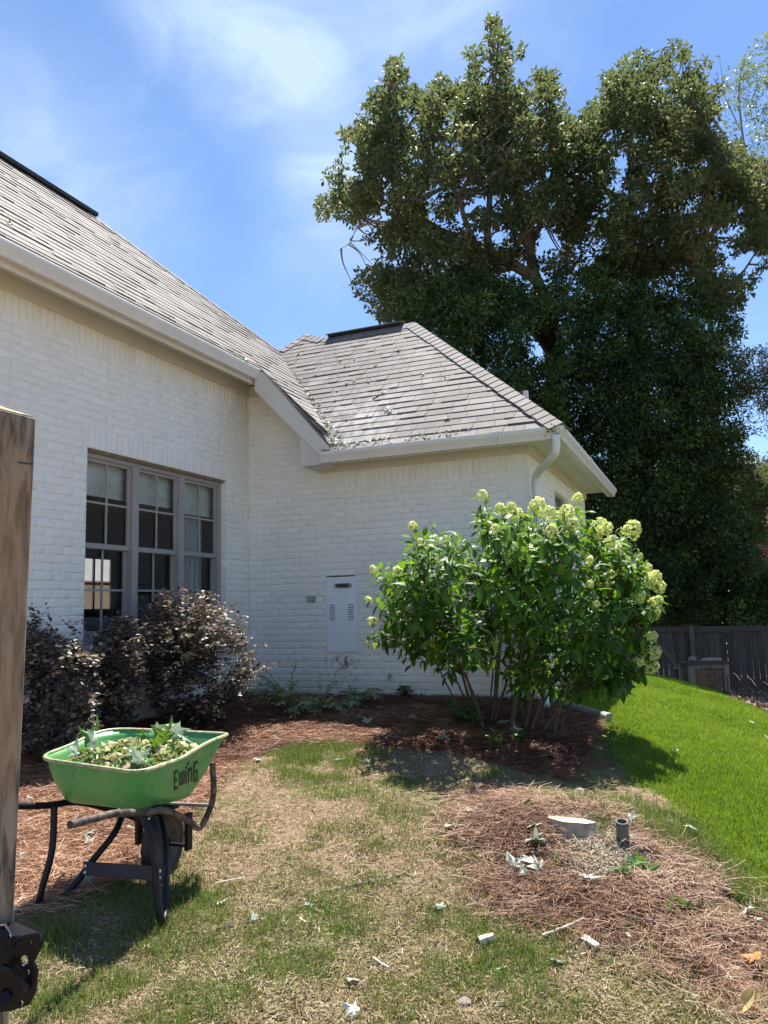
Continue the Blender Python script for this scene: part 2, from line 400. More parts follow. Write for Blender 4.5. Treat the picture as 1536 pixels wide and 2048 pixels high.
vis &= ~inbush
order = np.argsort(-np.where(vis, size, 0)); single = set(order[:300].tolist())
walls = {}
for k, lab in (('A', 'long side wall with the big window'), ('B', 'short gable side wall with the access panel'), ('R', 'shaded end wall round the corner')):
    mb = MB()
    if k == 'A':
        x0, x1 = XA - .2, XA - .0032
        mb.box((x0, 1.9, -1.6), (x1, WY0, 2.9)); mb.box((x0, WY1, -1.6), (x1, YB + .2, 2.9)); mb.box((x0, WY0, -1.6), (x1, WY1, WZ0)); mb.box((x0, WY0, WZ1), (x1, WY1, 2.9))
    elif k == 'B':
        y0, y1 = YB + .0032, YB + .2
        mb.box((XA - .2, y0, -1.6), (PNL[0], y1, 1.74)); mb.box((PNL[1], y0, -1.6), (XR - .008, y1, 1.74)); mb.box((PNL[0], y0, -1.6), (PNL[1], y1, PNL[2])); mb.box((PNL[0], y0, PNL[3]), (PNL[1], y1, 1.74))
        mb.prism([(XA - .2, 1.742), (-3.95, 1.742), (-4.95, 2.75), (XA - .2, 2.75)], 1, y0, y1)
    else:
        x0, x1 = XR - .2, XR - .0045
        mb.box((x0, YB + .0, -1.6), (x1, 9.9, 1.74)); mb.box((x0, 10.95, -1.6), (x1, 12.68, 1.74)); mb.box((x0, 9.9, -1.6), (x1, 10.95, .2)); mb.box((x0, 9.9, 1.46), (x1, 10.95, 1.74))
        mb.box((XR - 3.5, 12.5, -1.6), (XR - .2, 12.68, 1.74))
    walls[k] = mb.build('wall', m_brick, H, label=lab)
bmesh_cache = {}
def world_V(wall, V, u, w):
    return FRAMES[wall](V[:, 0] + u, V[:, 1] + w, V[:, 2])
joined = {'A': ([], [], []), 'B': ([], [], []), 'R': ([], [], [])}
for i, bk in enumerate(bricks):
    V, F = place_brick(bk)
    jit = rng.normal(0, .001)
    if i in single:
        key = (bk[0], bk[5], bk[7], round(bk[3], 2))
        if key not in bmesh_cache:
            W = FRAMES[bk[0]](V[:, 0], V[:, 1], V[:, 2]) - FRAMES[bk[0]](np.array(0.), np.array(0.), np.array(0.))
            bmesh_cache[key] = mk_mesh('brick', W, F, m_brick, tint=bk[6])
        o = obj('brick', bmesh_cache[key], walls[bk[0]])
        p = FRAMES[bk[0]](np.array(bk[1]), np.array(bk[2]), np.array(jit)); o.location = tuple(p)
    else:
        j = joined[bk[0]]; base = sum(len(x) for x in j[0]); j[0].append(FRAMES[bk[0]](V[:, 0] + bk[1], V[:, 1] + bk[2], V[:, 2] + jit)); j[1].append(F + base); j[2].append(np.full(len(V), bk[6]))
for k, j in joined.items():
    if j[0]:
        obj('brick', mk_mesh('bricks', np.concatenate(j[0]), np.concatenate(j[1]), m_brick, tint=np.concatenate(j[2])), walls[k], kind='stuff')
# ---- roof
ZA0, XE = 2.93, -4.86                  # eave of main roof
ZB0, YE, PB = 1.80, 7.845, .96
def zA(x): return ZA0 + (XE - x) * 1.0
def zB(y): return ZB0 + (y - YE) * PB
RA = [(-7.15, 2.0), (-7.15, 7.5)]
roof = MB()
T_ = .03
def slab(mb, pts, t=.06):
    n = len(pts); V = [p for p in pts] + [(p[0], p[1], p[2] - t) for p in pts]
    mb.add(V, [tuple(range(n)), tuple(range(2 * n - 1, n - 1, -1))] + [(i, (i + 1) % n, n + (i + 1) % n, n + i) for i in range(n)])
slab(roof, [(XE, 1.5, zA(XE)), (XE, 7.86, zA(XE)), (-5.92, 10.13, zA(-5.92)), (-7.15, 7.5, zA(-7.15)), (-7.15, 1.5, zA(-7.15))])
slab(roof, [(XE, 7.86, zA(XE)), (-3.95, 7.86, zA(-3.95)), (-5.92, 10.13, zA(-5.92))])
slab(roof, [(-7.15, 1.5, zA(-7.15)), (-7.15, 7.5, zA(-7.15)), (-10.2, 9.5, 2.4), (-10.2, 1.5, 2.4)])
slab(roof, [(-7.15, 7.5, zA(-7.15)), (-5.92, 10.13, zA(-5.92)), (-7.6, 11.5, 3.0), (-10.2, 9.5, 2.4)])
RE = (-3.69, 10.27, zB(10.27)); PK = (-5.64, 10.48, zB(10.48)); RL = (-5.18, 10.27, zB(10.27))
slab(roof, [(-4.01, YE, ZB0), (-1.26, YE, ZB0), RE, RL, PK, (-5.92, 10.13, zB(10.13))])
slab(roof, [(-1.26, YE, ZB0), (-1.26, 12.8, ZB0), RE])
slab(roof, [(-1.26, 12.8, ZB0), (-6, 12.8, ZB0), PK, RL, RE]); slab(roof, [(-5.92, 10.13, zB(10.13)), PK, (-6, 12.8, ZB0), (-7.6, 11.5, 2.9)])
roofo = roof.build('roof', m_shin, H)
def clip(poly, cl):
    def side(p, a, b_): return (b_[0] - a[0]) * (p[1] - a[1]) - (b_[1] - a[1]) * (p[0] - a[0])
    out = poly
    for i in range(len(cl)):
        a, b_ = cl[i], cl[(i + 1) % len(cl)]; inp = out; out = []
        for k in range(len(inp)):
            p, q = inp[k], inp[(k + 1) % len(inp)]; sp, sq = side(p, a, b_), side(q, a, b_)
            if sp >= 0: out.append(p)
            if sp * sq < 0:
                t = sp / (sp - sq); out.append((p[0] + t * (q[0] - p[0]), p[1] + t * (q[1] - p[1])))
        if len(out) < 3: return []
    return out
def area(p): return .5 * sum(p[i][0] * p[(i + 1) % len(p)][1] - p[(i + 1) % len(p)][0] * p[i][1] for i in range(len(p)))
shingles = []
def shingle_plane(org, eu, ev, regions, u0, u1, v0, v1, EX=.138):
    """org + u*eu + v*ev, regions: convex polygons (ccw) in u,v"""
    en = np.cross(eu, ev); en = en / np.linalg.norm(en); en = en if en[2] > 0 else -en
    v = v0; k = 0
    while v < v1:
        u = u0 - rng.uniform(0, .3)
        wob = rng.normal(0, .0015)
        while u < u1:
            L = rng.choice([.11, .15, .19, .25, .32, .32]) + rng.uniform(-.01, .01)
            q = [(u + .002, v - .004), (u + L - .002, v - .004), (u + L - .002, v + EX + .02), (u + .002, v + EX + .02)]
            th = rng.choice([.003, .004, .005, .010]) + wob
            ti = float(np.clip(rng.normal(.5, .15), 0, 1))
            for rg in regions:
                c_ = clip(q, rg)
                if len(c_) >= 3 and area(c_) > .0006:
                    n = len(c_); V = []
                    for s in (1, 0):
                        for (a, b_) in c_:
                            fr = (b_ - (v - .004)) / (EX + .024)
                            hgt = (th + .004) * (1 - fr) + .0025 if s else -.012
                            V.append(org + a * eu + b_ * ev + en * hgt)
                    F = [tuple(range(n)), tuple(range(2 * n - 1, n - 1, -1))] + [(i, n + i, n + (i + 1) % n, (i + 1) % n) for i in range(n)]
                    shingles.append((np.array(V), F, ti, area(c_)))
            u += L
        v += EX; k += 1
sq = math.sqrt
# main roof: u along +y, v up the slope (towards -x)
eu = np.array([0, 1., 0]); ev = np.array([-1, 0, 1.]) / sq(2)
def uvA(x, y): return (y, (XE - x) * sq(2))
def ccw(p): return p if area(p) > 0 else p[::-1]
rA1 = ccw([uvA(XE, 1.5), uvA(XE, 7.86), uvA(XE, 8.93), uvA(-5.92, 10.13), uvA(-7.15, 7.5), uvA(-7.15, 1.5)])
rA2 = ccw([uvA(XE, 7.86), uvA(-3.95, 7.86), uvA(XE, 8.93)])
shingle_plane(np.array([XE, 0, ZA0]), eu, ev, [rA1, rA2], 1.5, 10.2, -1.45, 3.3)
ev = np.array([0, 1, PB]) / sq(1 + PB * PB); eu = np.array([1., 0, 0]); kB = sq(1 + PB * PB)
def uvB(x, y): return (x, (y - YE) * kB)
rB1 = ccw([uvB(-4.01, YE - .02), uvB(-1.28, YE - .02), uvB(-3.69, 10.27), uvB(-5.18, 10.27), uvB(-5.92, 10.13)])
rB2 = ccw([uvB(-5.18, 10.27), uvB(-5.64, 10.48), uvB(-5.92, 10.13)])
shingle_plane(np.array([0, YE, ZB0]), eu, ev, [rB1, rB2], -6.1, -1.2, -.02, 3.8)
sc_ = np.array([s[0].mean(0) for s in shingles]); pp = proj(sc_); ds_ = np.linalg.norm(sc_, axis=1)
sv = sc_ / ds_[:, None]
fs = np.array([abs(np.dot(np.array([.707, 0, .707]) if s[0].mean(0)[0] < -4.9 and s[0].mean(0)[2] > zB(s[0].mean(0)[1]) + .03 else np.array([0, -.69, .72]), v_)) for s, v_ in zip(shingles, sv)])
size = np.array([s[3] for s in shingles]) * fs / ds_ ** 2
vis = (pp[:, 0] > 0) & (pp[:, 0] < 1200) & (pp[:, 1] > 250)
order = np.argsort(-np.where(vis, size, 0)); ss = set(order[:300].tolist())
J = MB()
for i, (V, F, ti, ar) in enumerate(shingles):
    if i in ss:
        c_ = V.mean(0); o = obj('shingle', mk_mesh('shingle', V - c_, F, m_shin, tint=ti), roofo); o.location = tuple(c_)
    else: J.add(V, F, ti)
obj('shingle', J.mesh('shingles', m_shin, fix=False), roofo, kind='stuff')
# hip and ridge caps
def caps(p0, p1, n1, n2, name='cap_shingle', step=.13, w=.15, parent=None, lift=.012):
    p0 = np.array(p0, float); p1 = np.array(p1, float); d = p1 - p0; L = np.linalg.norm(d); d /= L
    l1 = np.cross(n1, d); l1 /= np.linalg.norm(l1); l2 = -np.cross(n2, d); l2 /= np.linalg.norm(l2)
    if (l1[2] > 0): l1 = -l1
    if (l2[2] > 0): l2 = -l2
    up = (n1 + n2); up /= np.linalg.norm(up)
    k = 0; s = 0
    while s < L:
        e = min(s + step * 1.35, L + .02); h0 = lift + .010; h1 = lift
        ww = w + rng.normal(0, .004)
        V = []
        for (q, h) in ((s, h0), (e, h1)):
            c0 = p0 + d * q
            V += [c0 + l1 * ww + n1 * h, c0 + up * (h + .002), c0 + l2 * ww + n2 * h]
        V += [v_ - up * .012 for v_ in V]
        F = [(0, 1, 4, 3), (1, 2, 5, 4), (6, 9, 10, 7), (7, 10, 11, 8), (0, 6, 7, 1), (1, 7, 8, 2), (3, 4, 10, 9), (4, 5, 11, 10), (0, 3, 9, 6), (2, 8, 11, 5)]
        V = np.array(V); c0 = V.mean(0)
        me = bpy.data.meshes.new('cap'); me.from_pydata([tuple(x) for x in (V - c0)], [], F)
        a = me.attributes.new('tint', 'FLOAT', 'POINT'); a.data.foreach_set('value', np.full(12, np.clip(rng.normal(.6, .13), 0, 1), np.float32)); me.materials.append(m_shin)
        o = obj(name, me, roofo); o.location = tuple(c0); s += step; k += 1
nB = np.array([0, -PB, 1]) / kB; nR = np.array([PB, 0, 1]) / kB; nA = np.array([1, 0, 1.]) / sq(2); nK = np.array([0, PB, 1.]) / kB
caps((-1.24, YE - .02, ZB0), RE, nB, nR)
caps(RE, RL, nB, nK, step=.2)
caps((-5.92, 10.13, zB(10.13)), PK, nB, np.array([-.6, .1, .8])); caps(RL, PK, nB, nK)
caps((-7.15, 7.3, zA(-7.15)), (-5.92, 10.13, zA(-5.92)), nA, np.array([.1, .75, .65]), step=.2, w=.12)
MB().box((-7.2, 1.5, 5.2), (-7.06, 7.42, 5.248)).build('ridge_vent', m_black, roofo)
MB().box((-5.1, 10.2, 4.135), (-3.9, 10.34, 4.165)).build('ridge_vent', m_black, roofo)
for k in range(5):
    x = -5.12 + k * .25; MB().prism([(10.17, 4.15), (10.27, 4.185), (10.37, 4.15), (10.37, 4.165), (10.27, 4.20), (10.17, 4.165)], 0, x, x + .26, ).build('cap_shingle', m_shin, roofo)
# vent pipe on the far slope
MB().tube([(-1.84, 9.0, 2.2), (-1.84, 9.0, 2.53)], .033, 14).build('vent_pipe', m_trim, H, smooth=True)
# ---- gutters, fascia, soffit, frieze
def gprof(s=1):   # K profile (offset from fascia outwards, z below rim)
    return [(0, 0), (0, -.115), (.075, -.122), (.082, -.105), (.090, -.07), (.112, -.042), (.117, -.03), (.117, -.004), (.112, .004), (.105, .004), (.105, -.006), (.108, -.03), (.083, -.065), (.07, -.112), (.006, -.108), (.006, 0)]
g = [(XE - .10 + o_ * 1.0, ZA0 - .02 + z_) for o_, z_ in gprof()]
MB().prism(g, 1, 1.6, 7.93).build('gutter', m_gut, H, smooth=True, label='long rain gutter along the main roof')
MB().prism([(XE - .099, 2.80), (XE + .012, 2.80), (XE + .014, 2.905), (XE - .099, 2.905)], 1, 7.93, 7.936).build('gutter_end_cap', m_gut, H)
g = [(YE + .08 - o_, ZB0 - .012 + z_) for o_, z_ in gprof()]
gb = MB(); n = len(g); xl, xr = -4.03, -1.30
V = [(xl, p[0], p[1]) for p in g] + [(-1.34 + (YE + .08 - p[0]), p[0], p[1]) for p in g] + [(-1.34 + (YE + .08 - p[0]), 12.9, p[1]) for p in g]
F = [(s_ * n + i, s_ * n + (i + 1) % n, (s_ + 1) * n + (i + 1) % n, (s_ + 1) * n + i) for s_ in (0, 1) for i in range(n)] + [tuple(range(n)), tuple(range(2 * n, 3 * n))[::-1]]
gb.add(V, F).build('gutter', m_gut, H, smooth=True, label='lower gutter wrapping the corner of the wing')
MB().box((-4.036, YE - .036, 1.67), (-4.031, YE + .08, 1.786)).build('gutter_end_cap', m_gut, H)
MB().box((-1.9, YE - .039, 1.655), (-1.88, YE + .02, 1.794)).build('gutter_seam', m_gut, H)
# boards
MB().box((XE - .125, 1.6, 2.74), (XE - .102, 7.85, 2.905)).build('fascia', m_trim, H)
MB().box((XA - .05, 1.6, 2.875), (XE - .125, YB + .0, 2.895)).build('soffit', m_trim, H)
MB().box((XA + .0, 1.6, 2.735), (XA + .022, YB - .0, 2.874)).build('frieze_board', m_trim, H)
sv_ = MB(); sv_.box((XE - .30, 1.6, 2.866), (XE - .2, 7.8, 2.8745))
sv_.build('soffit_vent', simple('vent mesh', (.36, .35, .31), (.5, .48, .43), 120, .6, .3, coord='World', stretch=(1, 1, 1)), H)
MB().box((-4.0, YE + .082, 1.66), (-1.342, YE + .105, 1.79)).build('fascia', m_trim, H)
MB().box((-1.365, YE + .105, 1.66), (-1.342, 12.8, 1.79)).build('fascia', m_trim, H)
MB().box((-4.3, YE + .105, 1.742), (-1.366, YB + .1, 1.76)).box((XR - .05, YB + .1, 1.742), (-1.366, 12.8, 1.76)).box((XR - .2, 12.68, 1.742), (XR - .05, 12.8, 1.76)).build('soffit', m_trim, H)
MB().box((-4.3, YB - .024, 1.632), (XR + .024, YB - .001, 1.741)).build('frieze_board', m_trim, H)
MB().box((XR + .001, YB - .0, 1.632), (XR + .024, 12.7, 1.741)).build('frieze_board', m_trim, H)
MB().box((XA + .02, YB - .02, 2.72), (-4.98, YB - .001, 2.86)).build('frieze_board', m_trim, H)
# rake board down to the lower gutter and its boxed end
rk = MB(); rk.prism([(-4.93, 2.93), (-4.80, 2.865), (-3.93, 1.99 - .13), (-3.93, 1.74), (-4.0, 1.70), (-4.93, 2.66)], 1, 7.84, 7.865).build('rake_board', m_trim, H, bevel=.002)
MB().prism([(-4.93, 2.945), (-4.8, 2.885), (-3.92, 1.885), (-3.92, 1.862), (-4.8, 2.866), (-4.93, 2.93)], 1, 7.83, 8.3).build('drip_edge', simple('drip edge metal', (.12, .11, .10), (.2, .18, .17), 9, .5, .05), H)
MB().prism([(-4.315, 1.655), (-4.04, 1.655), (-4.04, 1.77), (-4.12, 1.83), (-4.315, 2.03)], 1, 7.866, 8.29).build('eave_return', m_trim, H, bevel=.002)
MB().prism([(-4.93, 2.66), (-4.316, 2.03), (-4.316, 2.0), (-4.95, 2.65)], 1, 7.87, 8.29).build('rake_soffit', m_trim, H)
# downspout
ds = bez([(-1.31, 7.81, 1.69), (-1.31, 7.81, 1.58), (-1.35, 7.87, 1.49), (-1.57, 8.17, 1.39), (-1.625, 8.25, 1.30), (-1.63, 8.262, 1.15)], 6)
dm = MB().tube(ds + [np.array((-1.63, 8.265, -.95)), np.array((-1.62, 8.2, -1.04)), np.array((-1.58, 8.0, -1.08))], .043, 10)
dspo = dm.build('downspout', m_gut, H, smooth=True)
MB().box((-1.69, 8.22, .1), (-1.575, 8.31, .13)).build('pipe_strap', m_gut, dspo)
# ---- window of the main wall
def glassmat():
    m = bpy.data.materials.new('window glass'); m.use_nodes = True; nt = m.node_tree; nt.nodes.clear()
    o = nt.nodes.new('ShaderNodeOutputMaterial'); mx = nt.nodes.new('ShaderNodeMixShader'); fr = nt.nodes.new('ShaderNodeFresnel'); fr.inputs[0].default_value = 1.6
    t_ = nt.nodes.new('ShaderNodeBsdfTransparent'); t_.inputs[0].default_value = (.84, .88, .87, 1); gl = nt.nodes.new('ShaderNodeBsdfGlossy'); gl.inputs['Roughness'].default_value = .02
    nz = noise(nt, 2.5, detail=2); bp = nt.nodes.new('ShaderNodeBump'); bp.inputs['Strength'].default_value = .08; bp.inputs['Distance'].default_value = .01; nt.links.new(nz, bp.inputs['Height']); nt.links.new(bp.outputs[0], gl.inputs['Normal'])
    nt.links.new(fr.outputs[0], mx.inputs[0]); nt.links.new(t_.outputs[0], mx.inputs[1]); nt.links.new(gl.outputs[0], mx.inputs[2]); nt.links.new(mx.outputs[0], o.inputs[0]); return m
m_glass = glassmat()
def yw(px, py=1000, x=XA - .09): return float(hit(px, py, 0, x)[1])
XF = XA - .075                                       # face of the frame
wf = MB()
wf.box((XF - .10, WY0, WZ1 - .07), (XF, WY1, WZ1)); wf.box((XF - .10, WY0, WZ0), (XF, WY1, WZ0 + .06))
wf.box((XF - .10, WY0, WZ0 + .06), (XF, WY0 + .045, WZ1 - .07)); wf.box((XF - .10, WY1 - .07, WZ0 + .06), (XF, WY1, WZ1 - .07))
win = wf.build('window', m_frame, H, bevel=.003)
MB().prism([(XF, WZ1 - .03), (XF + .035, WZ1 - .025), (XF + .06, WZ1 - .001), (XF, WZ1 - .001)], 1, WY0, WY1).build('head_trim', simple('weathered head trim', (.2, .17, .12), (.28, .24, .18), 12, .6, .1, coord='World'), win)
MB().box((XF, WY0, WZ0 - .002), (XF + .06, WY1, WZ0 + .02)).build('sill', m_frame, win)
uL = WY0 + .045; uR = WY1 - .07; MU = .095
span = (uR - uL - 2 * MU) / 3
units = []
for k in range(3):
    a = uL + k * (span + MU); units.append((a, a + span))
    if k < 2: MB().box((XF - .09, a + span, WZ0 + .06), (XF + .012, a + span + MU, WZ1 - .07)).build('mullion', m_frame, win, bevel=.003)
ZM = .625
for k, (a, bq) in enumerate(units):
    for up in (1, 0):
        z0, z1 = (ZM - .01, WZ1 - .07) if up else (WZ0 + .06, ZM + .025)
        x = XF - .022 if up else XF - .058; fw = .034
        s_ = MB(); s_.box((x - .03, a, z0), (x, bq, z0 + (.05 if up else .06))); s_.box((x - .03, a, z1 - (.032 if up else .04)), (x, bq, z1))
        s_.box((x - .03, a, z0 + .05), (x, a + fw, z1 - .032)); s_.box((x - .03, bq - fw, z0 + .05), (x, bq, z1 - .032))
        so = s_.build('sash', m_frame, win, bevel=.002)
        ym = (a + bq) / 2; zm = (z0 + z1) / 2 + .01
        MB().box((x - .019, ym - .0105, z0 + .05), (x - .005, ym + .0105, z1 - .032)).box((x - .021, a + fw, zm - .0105), (x - .006, bq - fw, zm + .0105)).build('muntin', m_frame, win)
        MB().add([(x - .024, a + fw - .002, z0 + .048), (x - .024, bq - fw + .002, z0 + .048), (x - .024, bq - fw + .002, z1 - .03), (x - .024, a + fw - .002, z1 - .03)], [(0, 1, 2, 3)]).build('pane', m_glass, win)
m_fab = simple('shade fabric', (.82, .83, .78), (.88, .89, .84), 5, .9, .1)
for k, (a, bq) in enumerate(units):
    n = 10; V = []; F = []; m_ = 22
    for j in range(m_ + 1):
        for i in range(n + 1):
            y = a - .04 + (bq - a + .10) * i / n; z = WZ1 - .02 - (.40 + .03 * (k == 2)) * j / m_
            V.append((XF - .122 + .008 * math.sin(j * .9 + .5 * math.sin(i * .7 + k)) + .005 * math.sin(i * 1.1 + j * .35 + k * 2), y, z))
    F = [(j * (n + 1) + i, j * (n + 1) + i + 1, (j + 1) * (n + 1) + i + 1, (j + 1) * (n + 1) + i) for j in range(m_) for i in range(n)]
    me = mk_mesh('shade', V, np.array(F), m_fab, smooth=True); sh = obj('roman_shade', me, win)
    q = MB().tube(bez([(XF - .108, ym0 := a + (bq - a) * .62, WZ1 - .12), (XF - .106, ym0 + .01, WZ1 - .25), (XF - .106, ym0 + .05, WZ1 - .31)], 6), .003, 5).build('cord', m_frame, win)
# curtain inside at the right end
V = []; n = 60
for j in range(12):
    for i in range(n + 1):
        s_ = i / n; V.append((XA - .36 + .035 * math.sin(s_ * 34 + .3 * math.sin(j * .5)), 7.28 + .47 * s_ + .012 * math.sin(j * .4), 1.5 - 2.35 * j / 11))
F = np.array([(j * (n + 1) + i, j * (n + 1) + i + 1, (j + 1) * (n + 1) + i + 1, (j + 1) * (n + 1) + i) for j in range(11) for i in range(n)])
cu = obj('curtain', mk_mesh('curtain', V, F, simple('white curtain', (.8, .82, .85), (.88, .89, .92), 3, .9, .05), smooth=True)); cu['label'] = 'white pleated curtain hanging inside the right pane of the big window'; cu['category'] = 'curtain'
# room behind it
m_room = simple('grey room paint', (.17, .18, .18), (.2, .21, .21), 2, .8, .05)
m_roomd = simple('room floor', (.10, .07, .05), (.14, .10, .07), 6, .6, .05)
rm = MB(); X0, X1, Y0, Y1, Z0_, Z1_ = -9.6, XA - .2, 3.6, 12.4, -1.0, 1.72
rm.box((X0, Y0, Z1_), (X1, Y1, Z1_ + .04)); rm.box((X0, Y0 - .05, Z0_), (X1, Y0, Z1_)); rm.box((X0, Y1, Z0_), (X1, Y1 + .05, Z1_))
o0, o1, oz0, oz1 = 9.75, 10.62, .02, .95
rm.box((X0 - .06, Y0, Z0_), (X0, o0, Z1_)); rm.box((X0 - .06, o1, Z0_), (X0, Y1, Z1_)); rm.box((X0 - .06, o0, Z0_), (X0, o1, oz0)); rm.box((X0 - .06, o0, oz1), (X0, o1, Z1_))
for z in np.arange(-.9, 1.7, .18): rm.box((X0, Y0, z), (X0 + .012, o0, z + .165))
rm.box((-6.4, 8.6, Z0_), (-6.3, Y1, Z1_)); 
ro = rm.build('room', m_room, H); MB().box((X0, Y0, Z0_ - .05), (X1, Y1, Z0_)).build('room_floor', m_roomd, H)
fw_ = MB(); 
for y in (o0, (o0 + o1) / 2 - .02, o1 - .04): fw_.box((X0 - .04, y, oz0), (X0 - .01, y + .04, oz1))
for z in (oz0, (oz0 + oz1) / 2 - .02, oz1 - .04): fw_.box((X0 - .038, o0, z), (X0 - .012, o1, z + .04))
fw_.build('far_window_frame', m_frame, H)
# sofa / table by the window
sf = empty('sofa', (-6.4, 6.2, -1.0), 'pale sofa back just inside the lower left panes of the big window', 'sofa')
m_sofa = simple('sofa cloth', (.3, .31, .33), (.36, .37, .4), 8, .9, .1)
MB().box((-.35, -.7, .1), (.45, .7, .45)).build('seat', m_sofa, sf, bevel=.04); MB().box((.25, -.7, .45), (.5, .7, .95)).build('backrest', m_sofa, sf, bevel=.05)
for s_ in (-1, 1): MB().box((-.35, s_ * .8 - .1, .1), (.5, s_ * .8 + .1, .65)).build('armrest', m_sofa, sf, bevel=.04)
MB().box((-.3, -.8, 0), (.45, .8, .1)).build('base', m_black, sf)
# ---- access panel
m_pan = simple('pale blue enamel', (.80, .83, .86), (.83, .86, .88), 2, .38, .03, coord='World')
px0, px1, pz0, pz1 = PNL
pn = MB(); pn.box((px0 + .012, YB - .008, pz0 + .012), (px1 - .012, YB + .03, pz1 - .02))
pan = pn.build('access_panel', m_pan, H, bevel=.002)
fr_ = MB(); fr_.box((px0, YB - .012, pz0), (px0 + .011, YB + .05, pz1)); fr_.box((px1 - .011, YB - .012, pz0), (px1, YB + .05, pz1)); fr_.box((px0 + .012, YB - .012, pz0), (px1 - .012, YB + .05, pz0 + .011)); fr_.box((px0 + .0, YB - .02, pz1 + .001), (px1, YB + .05, pz1 + .014)).build('panel_frame', m_pan, pan)
for cx_ in (px0 + .085, px1 - .075):
    for k in range(7):
        z = -.022 - k * .0285 * 1.0 + .04
        MB().prism([(YB - .009, z), (YB - .022, z + .004), (YB - .023, z + .008), (YB - .009, z + .017)], 0, cx_ - .036, cx_ + .036).build('louver', m_pan, pan)
        MB().box((cx_ - .034, YB - .0095, z - .006), (cx_ + .034, YB - .0082, z - .0005)).build('louver_slot', m_black, pan)
def capsule(cx, cz, w, h, n=8):
    P = []; r = h / 2
    for k in range(n + 1): a = -math.pi / 2 + math.pi * k / n; P.append((cx + w / 2 - r + r * math.cos(a), cz + r * math.sin(a)))
    for k in range(n + 1): a = math.pi / 2 + math.pi * k / n; P.append((cx - w / 2 + r + r * math.cos(a), cz + r * math.sin(a)))
    return P
ec = hit(687, 1171, 1, YB); 
rim_ = MB().prism(capsule(ec[0], ec[2], .225, .05), 1, YB - .03, YB - .008).build('exhaust_vent', simple('vent metal', (.10, .10, .11), (.2, .2, .21), 30, .35, .05, metal=.6), pan, bevel=.004)
MB().prism(capsule(ec[0] + .006, ec[2], .165, .024), 1, YB - .0325, YB - .0305).build('vent_slot', m_black, pan)
for s_ in (-1, 1): MB().tube([(ec[0] + s_ * .093, YB - .03, ec[2]), (ec[0] + s_ * .093, YB - .036, ec[2])], .009, 8).build('screw', m_gut, pan)
sc1 = hit(677, 1158, 1, YB); MB().tube([(sc1[0], YB - .008, sc1[2]), (sc1[0], YB - .012, sc1[2])], .005, 8).build('screw', m_black, pan)
# outlet box and hose bib
oc = hit(623, 1198, 1, YB); m_grey = simple('grey metal box', (.30, .31, .31), (.38, .39, .39), 12, .45, .08)
ob = MB().box((oc[0] - .057, YB - .012, oc[2] - .04), (oc[0] + .057, YB + .004, oc[2] + .04)).build('outlet_box', m_grey, H, bevel=.004)
MB().prism([(YB - .012, oc[2] - .03), (YB - .045, oc[2] - .027), (YB - .04, oc[2] + .03), (YB - .012, oc[2] + .036)], 0, oc[0] - .048, oc[0] + .038).build('cover', m_grey, ob, bevel=.006)
hb = hit(781, 1352, 1, YB); m_brass = simple('aged brass', (.35, .27, .13), (.5, .45, .3), 40, .4, .2, metal=.7)
hbo = MB().tube([(hb[0], YB + .01, hb[2]), (hb[0], YB - .05, hb[2]), (hb[0] + .005, YB - .075, hb[2] - .02), (hb[0] + .005, YB - .085, hb[2] - .045)], .012, 8).build('hose_bib', m_brass, H, smooth=True)
MB().tube([(hb[0], YB - .045, hb[2] + .01), (hb[0], YB - .05, hb[2] + .035)], .005, 6).tube([(hb[0], YB - .05, hb[2] + .035), (hb[0], YB - .052, hb[2] + .045)], .022, 8).build('handle', m_trim, hbo)
# ---- side window of the wing
XF2 = XR - .06
sw = MB(); sw.box((XF2 - .06, 9.9, 1.40), (XF2, 10.95, 1.46)); sw.box((XF2 - .06, 9.9, .2), (XF2, 10.95, .26)); sw.box((XF2 - .06, 9.9, .26), (XF2, 9.96, 1.40)); sw.box((XF2 - .06, 10.89, .26), (XF2, 10.95, 1.40))
swo = sw.build('window', m_frame, H, label='small side window under the right eave')
MB().box((XF2 - .03, 9.96, .82), (XF2 - .01, 10.89, .86)).build('muntin', m_frame, swo); MB().add([(XF2 - .042, 9.96, .26), (XF2 - .042, 10.89, .26), (XF2 - .042, 10.89, 1.4), (XF2 - .042, 9.96, 1.4)], [(0, 1, 2, 3)]).build('pane', m_glass, swo)
MB().box((XF2 - .2, 9.85, .1), (XF2 - .17, 11, 1.5)).build('blind', m_fab, swo)
# ================================================================ GROUND
def gpx(L): return [tuple(ground(*p)[:2]) for p in L]
BED = gpx([(60, 1832), (110, 1828), (190, 1795), (250, 1748), (330, 1690), (420, 1585), (470, 1532), (560, 1499), (720, 1490), (830, 1496), (930, 1512), (1050, 1545), (1150, 1570), (1225, 1535), (1240, 1480), (1222, 1452)]) + [(-1.45, 8.4), (-1.7, 8.4), (-5.4, 8.4), (-5.4, .5), (-3.9, 1.6)]
MOUND = gpx([(905, 1610), (960, 1590), (1060, 1598), (1150, 1625), (1260, 1655), (1340, 1705), (1420, 1760), (1500, 1825), (1570, 1900), (1570, 2010), (1480, 1985), (1380, 1925), (1260, 1885), (1130, 1860), (1050, 1815), (1010, 1770), (960, 1710), (915, 1670)])
CHIP = gpx([(1000, 1640), (1100, 1612), (1240, 1655), (1330, 1700), (1320, 1760), (1200, 1770), (1060, 1740), (1020, 1690)])
CHIP2 = gpx([(840, 1508), (900, 1498), (1000, 1518), (1080, 1550), (960, 1560), (880, 1548)])
LEDGE = gpx([(1310, 1351), (1345, 1357), (1400, 1372), (1460, 1396), (1536, 1428)])
